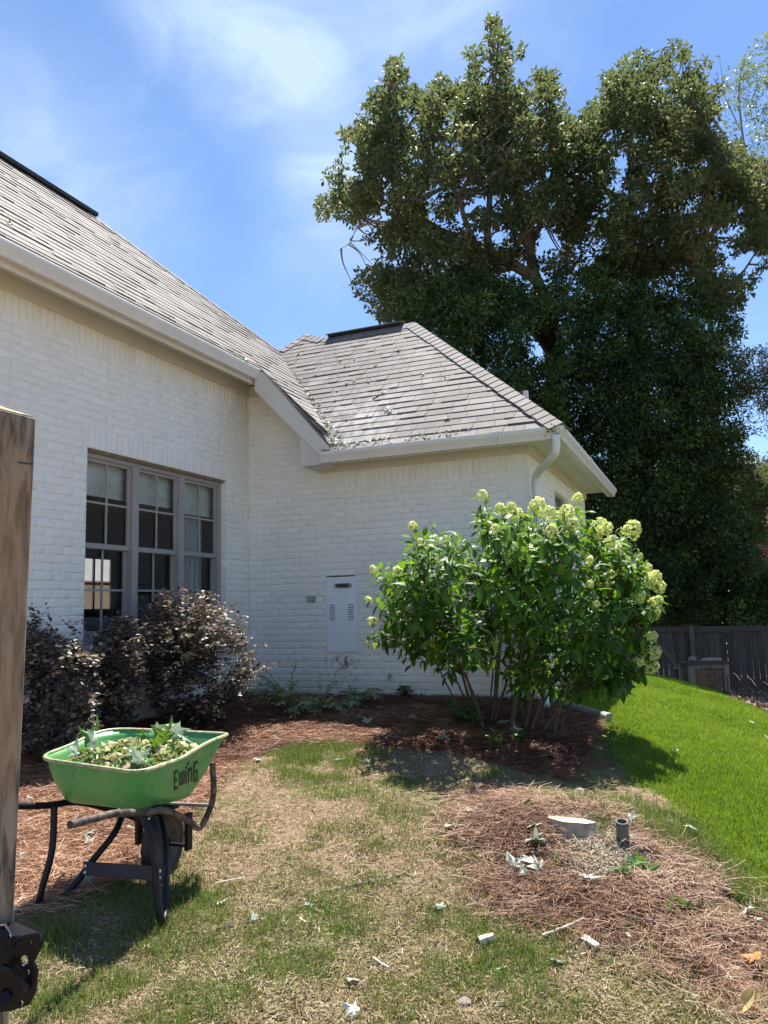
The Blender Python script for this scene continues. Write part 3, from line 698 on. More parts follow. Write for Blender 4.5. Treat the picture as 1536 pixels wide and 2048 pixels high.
LAWN = gpx([(1222, 1452), (1240, 1500), (1262, 1560), (1345, 1600), (1375, 1650), (1445, 1720), (1505, 1790), (1560, 1850)]) + [(1.2, 3.6), (7, 2.5), (8, 8), (3.2, 9.5)] + LEDGE[::-1] + [(-1.3, 15.8), (-3.2, 16.5), (-3.2, 12.8), (-1.7, 12.7), (-1.7, 8.35)]
PATH_GREEN = gpx([(560, 1510), (600, 1493), (720, 1489), (760, 1510), (700, 1560), (560, 1560)])
def soft(P, poly, amp=.12):
    Q = P + np.stack([vnoise(P, 3.1, 1) - .5, vnoise(P, 3.1, 2) - .5], 1) * amp + np.stack([vnoise(P, 11, 3) - .5, vnoise(P, 11, 4) - .5], 1) * amp * .7
    return inpoly(Q, poly)
def axis_grid(pts):   # (a, b, step) runs
    out = []
    for a, b_, s in pts: out += list(np.arange(a, b_, s))
    return np.array(out + [pts[-1][1]])
gx = axis_grid([(-400, -40, 40), (-40, -12, 4), (-12, -6, .5), (-6, 3, .045), (3, 10, .35), (10, 40, 5), (40, 400, 40)])
gy = axis_grid([(-100, -10, 20), (-10, 1, 1.1), (1, 9.6, .045), (9.6, 17, .12), (17, 25, .5), (25, 60, 5), (60, 500, 44)])
GX, GY = np.meshgrid(gx, gy); P2 = np.stack([GX.ravel(), GY.ravel()], 1)
GZ = gz(P2[:, 0], P2[:, 1])
inb = inpoly(P2, BED); inm = inpoly(P2, MOUND)
GZv = GZ + (vnoise(P2, 9, 5) - .5) * .02 * (np.abs(P2[:, 0]) < 8) + (vnoise(P2, 30, 6) - .5) * .008 * (np.abs(P2[:, 0]) < 8)
nx, ny = len(gx), len(gy)
idx = np.arange(nx * ny).reshape(ny, nx)
F = np.stack([idx[:-1, :-1].ravel(), idx[:-1, 1:].ravel(), idx[1:, 1:].ravel(), idx[1:, :-1].ravel()], 1)
m_ground, nt, b = mat_base('ground')
def gattr(n): return attr(nt, n)
nA_ = noise(nt, 3.0, coord='World', detail=8, rough=.7); nB_ = noise(nt, 45, coord='World', detail=8, rough=.75); nC_ = noise(nt, 170, coord='World', detail=4, rough=.8)
dirt = ramp(nt, [(.25, (0.158, 0.104, 0.065)), (.5, (0.245, 0.169, 0.112)), (.75, (0.317, 0.238, 0.162))], nB_)
dirt = mixc_(nt, mrange(nt, nA_, .42, .7, 0, .75), dirt, (0.274, 0.180, 0.122))
dirt = mixc_(nt, mrange(nt, nC_, .55, .72, 0, .6), dirt, (0.446, 0.374, 0.259))
dirt = mixc_(nt, mrange(nt, nC_, .45, .3, 0, .5), dirt, (0.086, 0.065, 0.036))
vor = nt.nodes.new('ShaderNodeTexNoise')
strawc = ramp(nt, [(.3, (0.063, 0.025, 0.014)), (.5, (0.154, 0.063, 0.035)), (.7, (0.280, 0.140, 0.084))], nB_)
lawnc = ramp(nt, [(.3, (.05, .085, .015)), (.7, (.13, .20, .04))], nB_)
litter = ramp(nt, [(.35, (.03, .02, .015)), (.55, (.09, .055, .035)), (.72, (.26, .17, .12))], nC_)
chip = ramp(nt, [(.3, (0.217, 0.150, 0.101)), (.6, (0.419, 0.340, 0.264)), (.75, (0.541, 0.469, 0.377))], nC_)
c = mixc_(nt, gattr('straw'), dirt, strawc); c = mixc_(nt, gattr('lawn'), c, lawnc); c = mixc_(nt, gattr('chip'), c, chip); c = mixc_(nt, gattr('litter'), c, litter)
nt.links.new(c, b.inputs['Base Color']); b.inputs['Roughness'].default_value = .95; b.inputs['Specular IOR Level'].default_value = .15
bump(nt, b, mmath(nt, 'ADD', nB_, mmath(nt, 'MULTIPLY', nC_, .5)), .9, .012)
gme = mk_mesh('ground', np.stack([P2[:, 0], P2[:, 1], GZv], 1), F, m_ground, smooth=True)
inlawn = soft(P2, LAWN, .25)
LIT = inpoly(P2, LEDGE + [(3.2, 9.5), (9, 9), (9, 24), (-6, 24), (-3.2, 16.5), (-1.3, 15.8)])
def setattr_(n, v): a = gme.attributes.new(n, 'FLOAT', 'POINT'); a.data.foreach_set('value', v.astype(np.float32))
setattr_('straw', np.where(soft(P2, BED), .9, np.where(soft(P2, MOUND, .3), .30, 0))); setattr_('lawn', inlawn * 1. + (~inlawn) * np.clip((vnoise(P2, 2.3, 9) - .52) * 3, 0, .55) * (np.abs(P2[:, 0]) < 6)); setattr_('litter', LIT * 1. + 0)
setattr_('chip', np.where(soft(P2, CHIP, .2), .9 * np.clip(vnoise(P2, 7, 12) * 1.6, 0, 1), 0) + np.where(soft(P2, CHIP2, .2), .55, 0))
obj('ground', gme, kind='structure')
# far ground reads green
# ---- blades
def sample(poly_bbox, n, test, maxd=25, power=2.0, ref=3.0):
    x0, x1, y0, y1 = poly_bbox; out = []; tot = 0
    while tot < n:
        P = np.stack([rng.uniform(x0, x1, 200000), rng.uniform(y0, y1, 200000)], 1)
        d = np.hypot(P[:, 0], P[:, 1]); pr = np.minimum(1, (ref / np.maximum(d, .5)) ** power); P = P[rng.uniform(size=len(P)) < pr]
        q = np.column_stack([P, gz(P[:, 0], P[:, 1])]); c_ = q @ RM; u = 768 + FOC * c_[:, 0] / np.maximum(c_[:, 2], .1); w_ = 1024 + FOC * c_[:, 1] / np.maximum(c_[:, 2], .1)
        ok = (c_[:, 2] > .5) & (u > -350) & (u < 2700) & (w_ < 2350)
        P = P[ok]; P = P[test(P)]
        if len(P) == 0: break
        out.append(P); tot += len(P)
    return np.concatenate(out)[:n]
def blades(P, h, w, lean, tint, seg=2, z0=-.004):
    n = len(P); z = gz(P[:, 0], P[:, 1]) + z0; a = rng.uniform(0, 2 * np.pi, n); la = rng.uniform(0, 2 * np.pi, n)
    base = np.column_stack([P, z]); sd = np.stack([np.cos(a), np.sin(a), 0 * a], 1) * (w / 2)[:, None]; ld = np.stack([np.cos(la), np.sin(la), 0 * a], 1)
    tipv = base + ld * (lean * h)[:, None] + np.array([0, 0, 1.]) * (h * np.sqrt(np.maximum(1 - np.minimum(lean, .97) ** 2, .05)))[:, None]
    if seg == 1:
        V = np.stack([base - sd, base + sd, tipv], 1).reshape(-1, 3); F = np.arange(n * 3).reshape(n, 3); T = np.repeat(tint, 3)
    else:
        mid = base + ld * (lean * h * .3)[:, None] + np.array([0, 0, 1.]) * (h * .6)[:, None]
        V = np.stack([base - sd, base + sd, mid - sd * .7, mid + sd * .7, tipv], 1).reshape(-1, 3); k = np.arange(n) * 5
        F = np.concatenate([np.stack([k, k + 1, k + 3], 1), np.stack([k, k + 3, k + 2], 1), np.stack([k + 2, k + 3, k + 4], 1)]); T = np.repeat(tint, 5)
    return V, F, T
m_lawn = leafmat('lawn grass', [(0, (.09, .13, .014)), (.5, (.18, .25, .022)), (1, (.30, .36, .05))], .45, .42, (.32, .5, .03), .35)
P = sample((-2.2, 7, 3, 17), 290000, lambda P: inpoly(P + (rng.uniform(size=P.shape) - .5) * .18, LAWN), ref=6.0, power=1.6)
d = np.hypot(P[:, 0], P[:, 1]); n = len(P)
ti = np.clip(.5 + (vnoise(P, .9, 3) - .5) * .6 + (vnoise(P, 6, 4) - .5) * .5 + rng.normal(0, .16, n), 0, 1)
V, F, T = blades(P, rng.uniform(.03, .055, n), .0035 + .0007 * d, rng.uniform(.1, .75, n), ti, seg=1)
o = obj('lawn_grass', mk_mesh('lawn_grass', V, F, m_lawn, tint=T), kind='stuff'); o['label'] = 'bright green mown lawn sloping down to the back fence'
# patchy dying turf in front
m_turf = leafmat('thin turf', [(0, (0.357, 0.281, 0.145)), (.42, (0.289, 0.255, 0.102)), (.5, (0.136, 0.170, 0.043)), (1, (0.102, 0.178, 0.034))], .6, .35, (0.255, 0.340, 0.051), .3)
def open_t(P): return ~inpoly(P, BED) & ~(inpoly(P, MOUND) & (vnoise(P, 4, 91) < .55)) & ~inpoly(P + rng.normal(0, .12, P.shape), LAWN)
def dens(P): return .18 + .82 * np.clip((vnoise(P, 1.7, 21) * .55 + vnoise(P, 5.5, 22) * .6 - .42) * 2.6, 0, 1)
P = sample((-4.5, 3.5, 1.6, 7.5), 17000, lambda P: open_t(P) & (rng.uniform(size=len(P)) < dens(P)), ref=3.5)
k = 6; C = np.repeat(P, k, 0); C = C + rng.normal(0, .018, C.shape); n = len(C)
g_ = np.repeat(np.clip(vnoise(P, 2.2, 31) * .5 + dens(P) * .45 + rng.normal(0, .16, len(P)), 0, 1), k)
ti = np.clip(g_ + rng.normal(0, .1, n), 0, 1); hh = rng.uniform(.018, .055, n) * (.6 + .7 * g_)
V, F, T = blades(C, hh, rng.uniform(.0022, .004, n), rng.uniform(.15, .9, n), ti)
o = obj('thin_turf', mk_mesh('thin_turf', V, F, m_turf, tint=T), kind='stuff')
# taller grass by the barrow legs, the edge of the bed and the lawn border
def fringe(P): 
    return (inpoly(P, gpx([(60, 1850), (330, 1760), (450, 1780), (400, 1880), (150, 2048), (40, 2048)])) & (vnoise(P, 3.5, 77) > .45) & (rng.uniform(size=len(P)) < .4)) | inpoly(P, PATH_GREEN) | (inpoly(P, gpx([(1250, 1600), (1380, 1650), (1540, 1860), (1540, 1960), (1420, 1860), (1330, 1730)])))| (inpoly(P, gpx([(960, 1870), (1100, 1860), (1080, 1950), (960, 1940)])) & (rng.uniform(size=len(P)) < .4))
P = sample((-4, 2.5, 1.6, 7.5), 19000, lambda P: fringe(P + rng.normal(0, .07, P.shape)) & ~inpoly(P, MOUND) & (vnoise(P, 9, 8) * .7 + vnoise(P, 3.5, 18) * .5 > rng.uniform(.25, .95, len(P))), ref=4.0); n = len(P)
V, F, T = blades(P, rng.uniform(.03, .085, n), rng.uniform(.002, .0045, n), rng.uniform(.1, .8, n), np.clip(rng.normal(.72, .2, n), 0, 1))
o = obj('grass_tufts', mk_mesh('grass_tufts', V, F, m_turf, tint=T), kind='stuff')
# dead thatch and crumbs lying on the soil
def strips(P, L, w, z, pitch, curve, tint, seg=3):
    n = len(P); a = rng.uniform(0, 2 * np.pi, n); d_ = np.stack([np.cos(a), np.sin(a)], 1); nrm_ = np.stack([-np.sin(a), np.cos(a)], 1)
    rows = []
    for k in range(seg + 1):
        s = k / seg - .5; q = P + d_ * (s * L)[:, None] + nrm_ * (curve * (s * s - .08) * L)[:, None]
        zz = z + pitch * s * L; rows.append(np.column_stack([q, zz]))
    gzv = gz(P[:, 0], P[:, 1]); V = []
    tilt = rng.uniform(-1, 1, n)
    for k, q in enumerate(rows):
        q = q.copy(); q[:, 2] += gzv; off = np.column_stack([nrm_ * (w / 2)[:, None] * np.sqrt(1 - .8 * tilt ** 2)[:, None], w / 2 * tilt])
        V += [q - off, q + off]
    V = np.stack(V, 1).reshape(-1, 3); m = 2 * (seg + 1); b0 = (np.arange(n) * m)[:, None]
    F = np.concatenate([b0 + np.array([2 * k, 2 * k + 1, 2 * k + 3, 2 * k + 2]) for k in range(seg)])
    return V, F, np.repeat(tint, m)
m_thatch = leafmat('dry thatch', [(0, (0.125, 0.078, 0.039)), (.4, (0.265, 0.195, 0.101)), (.8, (0.390, 0.320, 0.187)), (1, (0.515, 0.452, 0.328))], .7, .12, (0.390, 0.312, 0.156), .3)
P = sample((-4.5, 3.5, 1.6, 7.5), 92000, lambda P: open_t(P) | (inpoly(P, CHIP)), ref=3.2); n = len(P)
V, F, T = strips(P, rng.uniform(.008, .05, n), rng.uniform(.0015, .0045, n), rng.uniform(.001, .016, n), rng.normal(0, .25, n), rng.normal(0, .5, n), np.clip(rng.normal(.5, .25, n), 0, 1), seg=1)
obj('dry_thatch', mk_mesh('thatch', V, F, m_thatch, tint=T), kind='stuff')
m_chips = simple('wood crumbs', (0.365, 0.289, 0.208), (0.517, 0.453, 0.358), 60, .9, .2, tintamt=.3, coord='World')
P = np.concatenate([sample((-2.5, 1, 3.5, 7), 11000, lambda P: soft(P, CHIP, .35) , ref=6), sample((-3, 0, 5, 7.5), 2500, lambda P: soft(P, CHIP2, .5), ref=6), sample((-3, 1.2, 2, 7), 3500, lambda P: open_t(P) & (vnoise(P, 1.1, 40) > .5), ref=4)]); n = len(P)
V, F, T = strips(P, rng.uniform(.004, .022, n), rng.uniform(.002, .006, n), rng.uniform(.002, .012, n), rng.normal(0, .25, n), 0 * rng.normal(0, .5, n), rng.uniform(0, 1, n), seg=1)
obj('wood_chips', mk_mesh('wood_chips', V, F, m_chips, tint=T), kind='stuff', label='pale sawdust and chips scattered round the cut stump')
# pine straw
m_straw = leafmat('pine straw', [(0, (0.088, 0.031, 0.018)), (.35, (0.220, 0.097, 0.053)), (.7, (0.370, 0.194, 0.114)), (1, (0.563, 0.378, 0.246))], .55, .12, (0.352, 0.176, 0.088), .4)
m_straw2 = leafmat('faded pine straw', [(0, (0.136, 0.068, 0.043)), (.35, (0.289, 0.162, 0.102)), (.7, (0.425, 0.289, 0.196)), (1, (0.595, 0.476, 0.357))], .6, .12, (0.340, 0.212, 0.128), .3)
def strawset(test, bbox, n, ref, hz, name, lab, tm=.5, mt=None, zs=0):
    P = sample(bbox, n, test, ref=ref); n = len(P)
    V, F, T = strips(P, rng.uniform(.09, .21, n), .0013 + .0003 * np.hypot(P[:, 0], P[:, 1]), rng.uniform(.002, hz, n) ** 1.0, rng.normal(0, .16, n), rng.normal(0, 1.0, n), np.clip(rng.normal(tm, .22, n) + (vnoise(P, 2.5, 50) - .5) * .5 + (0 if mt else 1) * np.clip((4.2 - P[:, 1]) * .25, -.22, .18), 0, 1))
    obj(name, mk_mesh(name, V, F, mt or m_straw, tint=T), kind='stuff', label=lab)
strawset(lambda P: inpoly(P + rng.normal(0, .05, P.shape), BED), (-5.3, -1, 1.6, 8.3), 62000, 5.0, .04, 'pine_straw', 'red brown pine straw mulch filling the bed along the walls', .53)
strawset(lambda P: inpoly(P + rng.normal(0, .12, P.shape), MOUND) & (vnoise(P, 3.0, 61) * .8 + vnoise(P, 8, 62) * .5 > rng.uniform(.3, .85, len(P))) & ((vnoise(P, 3.2, 60) > .3) | ~inpoly(P, CHIP)) & ~(inpoly(P, CHIP) & (rng.uniform(size=len(P)) < .45)), (-2.2, 1.6, 2.2, 6), 11500, 4.0, .05, 'pine_straw', 'loose faded heap of pine straw spread below the cut stump', .5, m_straw2, .10)
# leaf litter behind the edging
m_lit = leafmat('leaf litter', [(0, (.06, .035, .025)), (.6, (.20, .13, .09)), (1, (.42, .32, .26))], .7, .1, (.3, .2, .1), .3)
P = sample((-3, 6, 11, 20), 16000, lambda P: inpoly(P, LEDGE + [(3.2, 9.5), (9, 9), (9, 22), (-6, 22), (-3.2, 16.5), (-1.3, 15.8)]), ref=16, power=1); n = len(P)
V, F, T = strips(P, rng.uniform(.05, .1, n), rng.uniform(.03, .06, n), rng.uniform(.005, .05, n), rng.normal(0, .4, n), 0 * P[:, 0], rng.uniform(0, 1, n), seg=1)
obj('leaf_litter', mk_mesh('leaf_litter', V, F, m_lit, tint=T), kind='stuff')
# ================================================================ WHEELBARROW
m_green, nt, b = mat_base('green enamel')
n1 = noise(nt, 4, coord='World'); c = ramp(nt, [(.3, (.070, .275, .075)), (.7, (.09, .33, .095))], n1)
ns = noise(nt, 26, coord='World', detail=8, rough=.75, stretch=(1, 1, .35)); c = mixc_(nt, mrange(nt, ns, .61, .66, 0, .8), c, (.045, .06, .03))
nd = noise(nt, 9, coord='World', detail=8, rough=.7); c = mixc_(nt, mrange(nt, nd, .48, .72, 0, .5), c, (.30, .32, .17))
nt.links.new(c, b.inputs['Base Color']); b.inputs['Roughness'].default_value = .36; b.inputs['Specular IOR Level'].default_value = .5; bump(nt, b, noise(nt, 30, coord='World'), .05, .002)
m_rim, nt, b = mat_base('worn green rim')
ns = noise(nt, 28, coord='World', detail=8, rough=.7); c = mixc_(nt, mrange(nt, ns, .38, .54), (.07, .26, .07), (.40, .35, .20)); c = mixc_(nt, mrange(nt, noise(nt, 50, coord='World', detail=6), .62, .66), c, (.07, .05, .035))
nt.links.new(c, b.inputs['Base Color']); b.inputs['Roughness'].default_value = .5
m_tube, nt, b = mat_base('chipped black paint')
ns = noise(nt, 24, coord='World', detail=8, rough=.7); c = mixc_(nt, mrange(nt, ns, .60, .66, 0, .9), (.006, .006, .009), (.08, .045, .028))
nt.links.new(c, b.inputs['Base Color']); b.inputs['Roughness'].default_value = .45; b.inputs['Specular IOR Level'].default_value = .3; bump(nt, b, ns, .2, .003)
m_rust, nt, b = mat_base('mud stained handle')
ns = noise(nt, 20, coord='World', detail=8, rough=.7); c = mixc_(nt, mrange(nt, ns, .42, .62), (.025, .024, .025), (.16, .11, .08)); nt.links.new(c, b.inputs['Base Color']); b.inputs['Roughness'].default_value = .6; bump(nt, b, ns, .3, .003)
WB = empty('wheelbarrow', (-2.75, 3.0, float(gz(-2.75, 3.0))), 'green wheelbarrow with black tube frame parked on the grass, full of cut leaves', 'wheelbarrow')
wbo = np.array(WB.location)
# the tray: four rim corners (rear right, rear left, front left, front right) and floor corners
RR, RL_, FL, FR = [np.array(p) for p in ((-2.455, 2.935, -.742), (-3.150, 2.985, -.722), (-3.20, 3.53, -.668), (-2.475, 3.655, -.684))]
BR, BL_, BFL, BFR = [np.array(p) for p in ((-2.535, 3.01, -.925), (-3.055, 3.03, -.925), (-3.05, 3.42, -.955), (-2.555, 3.475, -.968))]
def rr_loop(c4, rad, n=7):
    """rounded corner loop through 4 world corners"""
    out = []
    for i in range(4):
        p, a, q = c4[i - 1], c4[i], c4[(i + 1) % 4]
        r = rad[i]; u = (p - a) / np.linalg.norm(p - a); v = (q - a) / np.linalg.norm(q - a); s, e = a + u * r, a + v * r
        for k in range(n + 1):
            t = k / n; out.append((1 - t) ** 2 * s + 2 * t * (1 - t) * a + t * t * e)
        nx_ = c4[(i + 1) % 4]; w_ = rad[(i + 1) % 4]; ns_ = a + v * r; ne = nx_ - v * w_
        for k in range(1, 8): out.append(ns_ + (ne - ns_) * k / 8)
    return np.array(out)
top = rr_loop([RR, RL_, FL, FR], [.11, .11, .16, .05]); bot = rr_loop([BR, BL_, BFL, BFR], [.09, .09, .1, .09])
N = len(top)
# side rims dip near the rear then rise to the nose
for i in range(N):
    s = (top[i][1] - 2.95) / .7; s = min(max(s, 0), 1)
    top[i][2] += .012 * math.sin(math.pi * s) - .022 * math.exp(-((s - .38) / .22) ** 2) * (1 if top[i][0] > -2.6 else .6)
LV = 9; V = []
for j in range(LV + 1):
    t = j / LV; bulge = .028 * math.sin(math.pi * t) ** 1
    e = t ** 1.25
    cb = bot.mean(0)
    for i in range(N):
        p = bot[i] * (1 - e) + top[i] * e; p[2] = bot[i][2] * (1 - t) + top[i][2] * t
        d_ = p - cb; d_[2] = 0; d_ /= np.linalg.norm(d_); p = p + d_ * bulge * (1 - t * .6); V.append(p)
nb = len(V)
for q in (.93, .5): V += [cb + (p - cb) * q + np.array([0, 0, -.012 if q < .9 else -.010]) for p in bot]
V.append(cb + np.array([0, 0, -.012]))
F = [(j * N + i, j * N + (i + 1) % N, (j + 1) * N + (i + 1) % N, (j + 1) * N + i) for j in range(LV) for i in range(N)]
F += [(i, nb + i, nb + (i + 1) % N, (i + 1) % N) for i in range(N)] + [(nb + i, nb + N + i, nb + N + (i + 1) % N, nb + (i + 1) % N) for i in range(N)] + [(nb + N + i, len(V) - 1, nb + N + (i + 1) % N) for i in range(N)]
def wb(mb, name, mat, parent=None, smooth=True, bevel=0, **k):
    mb.v = [tuple(np.array(v_) - wbo) for v_ in mb.v]; return mb.build(name, mat, parent or WB, smooth, bevel, **k)
V_TRAY, F_TRAY = [np.array(v_) for v_ in V], list(F)
tray = wb(MB().add(V, F), 'tray', m_green)
sol = tray.modifiers.new('thickness', 'SOLIDIFY'); sol.thickness = .003; sol.offset = 0
tc_ = top.mean(0); rimp = []
for p in top:
    d_ = p - tc_; d_[2] = 0; d_ /= np.linalg.norm(d_); rimp.append(p + d_ * .008 + np.array([0, 0, .001]))
rimp += rimp[:2]
wb(MB().tube(rimp, .0105, 8, cap=False), 'rim', m_rim, tray)
# lettering on the right side panel: E w i n G in blocky strokes
from mathutils.bvhtree import BVHTree
_bv = BVHTree.FromPolygons([tuple(v_) for v_ in V_TRAY], F_TRAY)
TQ = [(349, 1581), (398, 1561), (349, 1543), (398, 1520)]
def txt(u, v):          # a point of the printed word, found on the tray's side panel
    p = [TQ[0][k] * (1 - u) * (1 - v) + TQ[1][k] * u * (1 - v) + TQ[2][k] * (1 - u) * v + TQ[3][k] * u * v for k in (0, 1)]
    d = wray(*p); loc, nr, ix, ds_ = _bv.ray_cast(mathutils.Vector((0, 0, 0)), mathutils.Vector(d))
    if loc is None: loc = _bv.find_nearest(mathutils.Vector(d * 3.6))[0]
    return np.array(loc) - d * .012
strokes = {'E': [(0, 0, .035, 1), (.035, 0, .15, .14), (.035, .43, .12, .57), (.035, .86, .15, 1)],
           'w': [(.21, .12, .245, .82), (.245, .12, .30, .25), (.30, .12, .335, .82), (.335, .12, .39, .25), (.39, .12, .425, .82)],
           'i': [(.48, .1, .52, .72), (.48, .82, .52, .98)],
           'n': [(.575, .1, .61, .8), (.61, .66, .70, .8), (.70, .1, .735, .8)],
           'G': [(.80, 0, .84, 1), (.84, .86, .96, 1), (.84, 0, .925, .14), (.925, 0, .96, .55), (.885, .42, .925, .55)]}
m_ink = simple('black lettering', (.012, .012, .012), (.03, .03, .025), 50, .5, 0)
for ch, ss_ in strokes.items():
    mb = MB()
    for (a0, b0, a1, b1) in ss_:
        n = 4; nv = 3; Vv = []
        for j in range(nv + 1):
            for i in range(n + 1): Vv.append(txt(a0 + (a1 - a0) * i / n, b0 + (b1 - b0) * j / nv))
        Ff = [(j * (n + 1) + i, j * (n + 1) + i + 1, (j + 1) * (n + 1) + i + 1, (j + 1) * (n + 1) + i) for j in range(nv) for i in range(n)]
        mb.add(Vv, Ff)
    q = wb(mb, 'letter', m_ink, tray, smooth=False); sm = q.modifiers.new('th', 'SOLIDIFY'); sm.thickness = .0015
dp = txt(.57, 1.10); q = wb(MB().add([dp + np.array(o_) for o_ in ((0, -.006, -.01), (0, .006, -.01), (0, .003, .012))], [(0, 1, 2)]), 'letter', m_ink, tray, smooth=False); q.modifiers.new('th', 'SOLIDIFY').thickness = .0015
# frame
def W3(px, py, x): return hit(px, py, 0, x)
gR = float(gz(-2.42, 3.03)); gL = float(gz(-3.08, 2.95))
rh = bez([W3(140, 1650, -2.42), W3(185, 1638, -2.43), W3(230, 1627, -2.45), np.array((-2.475, 2.96, -.925)), np.array((-2.50, 3.15, -.965)), np.array((-2.55, 3.40, -1.08)), np.array((-2.585, 3.535, -1.155)), np.array((-2.57, 3.58, -1.12)), np.array((-2.535, 3.60, -1.0)), np.array((-2.53, 3.585, -.83))], 6)
hR = wb(MB().tube(rh, .0165, 12), 'handle', m_rust, label='right handle tube stained with mud')
d_ = rh[0] - rh[1]; d_ /= np.linalg.norm(d_); wb(MB().tube([rh[0] - d_ * .002, rh[0] + d_ * .0015], .0125, 12), 'handle_bore', m_black, hR)
lh = bez([np.array((-3.12, 2.42, -.83)), np.array((-3.09, 2.70, -.88)), np.array((-3.06, 2.95, -.935)), np.array((-3.03, 3.15, -.965)), np.array((-2.96, 3.40, -1.08)), np.array((-2.93, 3.535, -1.155)), np.array((-2.945, 3.58, -1.12)), np.array((-2.99, 3.59, -1.0)), np.array((-3.0, 3.56, -.84))], 6)
wb(MB().tube(lh, .0165, 12), 'handle', m_tube)
# legs: rear tube to the foot, then a brace rising forward
def leg(xt, xf, yf, g):
    pts = [np.array((xt, 2.985, -.94)), np.array((xt * .3 + xf * .7, 2.975, g + .17)), np.array((xf, yf - .01, g + .055)), np.array((xf, yf + .005, g + .014)), np.array((xf, yf + .06, g + .012)), np.array((xf, yf + .11, g + .04)), np.array((xf * .8 + xt * .2, yf + .26, g + .21)), np.array((xt, 3.33, -1.085)), np.array((xt, 3.37, -1.04))]
    return bez(pts, 5)
HY_ = lambda px_, py_, y_: hit(px_, py_, 1, y_)
legR = [np.array((-2.50, 2.985, -.94)), HY_(305, 1690, 2.98), HY_(314, 1780, 2.97), HY_(321, 1836, 2.965), HY_(327, 1843, 3.0), HY_(331, 1818, 3.06), HY_(331, 1745, 3.15), HY_(331, 1690, 3.22), HY_(322, 1640, 3.30), HY_(310, 1622, 3.34)]
legL = [np.array((-3.04, 2.985, -.945)), HY_(104, 1700, 2.97), HY_(82, 1785, 2.93), HY_(80, 1812, 2.935), HY_(92, 1818, 2.97), HY_(112, 1808, 3.03), HY_(150, 1768, 3.09), HY_(182, 1725, 3.15), HY_(225, 1672, 3.24), HY_(243, 1635, 3.31), HY_(244, 1620, 3.34)]
wb(MB().tube(bez(legR, 5), .0165, 10), 'leg', m_tube); wb(MB().tube(bez(legL, 5), .0165, 10), 'leg', m_tube)
pa, pb = HY_(172, 1734, 3.135), HY_(334, 1746, 3.135)
m_blue = simple('navy painted brace', (.007, .009, .02), (.012, .016, .035), 14, .4, .08, coord='World')
bp = wb(MB().add([pa + np.array(o_) for o_ in ((0, -.022, -.03), (0, -.012, .032), (0, -.016, .033), (0, -.026, -.031))] + [pb + np.array(o_) for o_ in ((0, -.022, -.03), (0, -.012, .032), (0, -.016, .033), (0, -.026, -.031))], [(0, 1, 2, 3), (7, 6, 5, 4), (0, 4, 5, 1), (1, 5, 6, 2), (2, 6, 7, 3), (3, 7, 4, 0)]), 'cross_brace', m_blue, smooth=False, bevel=.001)
for c0 in (pa, pb):
    for dz in (-.015, .016):
        s_ = .02 if c0 is pa else -.02; wb(MB().tube([c0 + np.array((s_, -.022, dz)), c0 + np.array((s_, -.030, dz))], .007, 8), 'bolt', m_gut, bp)
# wheel
ax = np.array((-2.73, 3.43, 0)); g0 = float(gz(ax[0], ax[1])); Rw = .172; ax[2] = g0 + Rw - .005
ang = np.linspace(0, 2 * np.pi, 41); prof = [(-.04, .113), (-.046, .138), (-.035, .163), (-.015, .172), (.015, .172), (.035, .163), (.046, .138), (.04, .113)]
def spin(o_, y_, z_): a2 = .17; return ax + np.array((o_ * math.cos(a2) - y_ * math.sin(a2), o_ * math.sin(a2) + y_ * math.cos(a2), z_))
Vt, Ft = [], []
for i in range(40):
    a = ang[i]
    for k, (o_, r0) in enumerate(prof):
        r1 = r0 + (.004 if (i % 2 == 0 and r0 > .16) else 0); Vt.append(spin(o_, r1 * math.cos(a), r1 * math.sin(a)))
Ft = [(i * 8 + k, i * 8 + k + 1, ((i + 1) % 40) * 8 + k + 1, ((i + 1) % 40) * 8 + k) for i in range(40) for k in range(7)]
wheel = wb(MB().add(Vt, Ft), 'wheel', m_black)
Vt = []; pr = [(-.03, .03), (-.012, .05), (-.012, .09), (-.036, .11), (-.04, .12), (.04, .12), (.036, .11), (.012, .09), (.012, .05), (.03, .03)]
for i in range(32):
    a = 2 * math.pi * i / 32
    for (o_, r0) in pr: Vt.append(spin(o_, r0 * math.cos(a), r0 * math.sin(a)))
m_ = len(pr); Ft = [(i * m_ + k, i * m_ + (k + 1) % m_, ((i + 1) % 32) * m_ + (k + 1) % m_, ((i + 1) % 32) * m_ + k) for i in range(32) for k in range(m_)]
wb(MB().add(Vt, Ft), 'rim', simple('dusty wheel rim', (.03, .03, .035), (.10, .085, .07), 15, .5, .1, coord='World'), wheel)
wb(MB().tube([ax + np.array((-.17, 0, 0)), ax + np.array((.17, 0, 0))], .009, 8), 'axle', m_tube)
for s_ in (-1, 1):
    x = ax[0] + s_ * .16; wb(MB().box((x - .012, ax[1] - .02, ax[2] - .02), (x + .012, ax[1] + .02, -1.06 if s_ < 0 else -1.05)), 'axle_bracket', m_tube, smooth=False, bevel=.002)
wb(MB().tube([np.array((-2.93, 3.57, -1.06)), np.array((-2.55, 3.59, -1.05))], .010, 8), 'nose_bar', simple('galvanised bar', (.35, .35, .34), (.5, .5, .48), 10, .35, .05, metal=.6))
wb(MB().box((-3.04, 3.12, -.958), (-2.5, 3.17, -.948)).box((-3.02, 3.26, -.99), (-2.53, 3.30, -.978)), 'tray_support', m_tube, smooth=False)
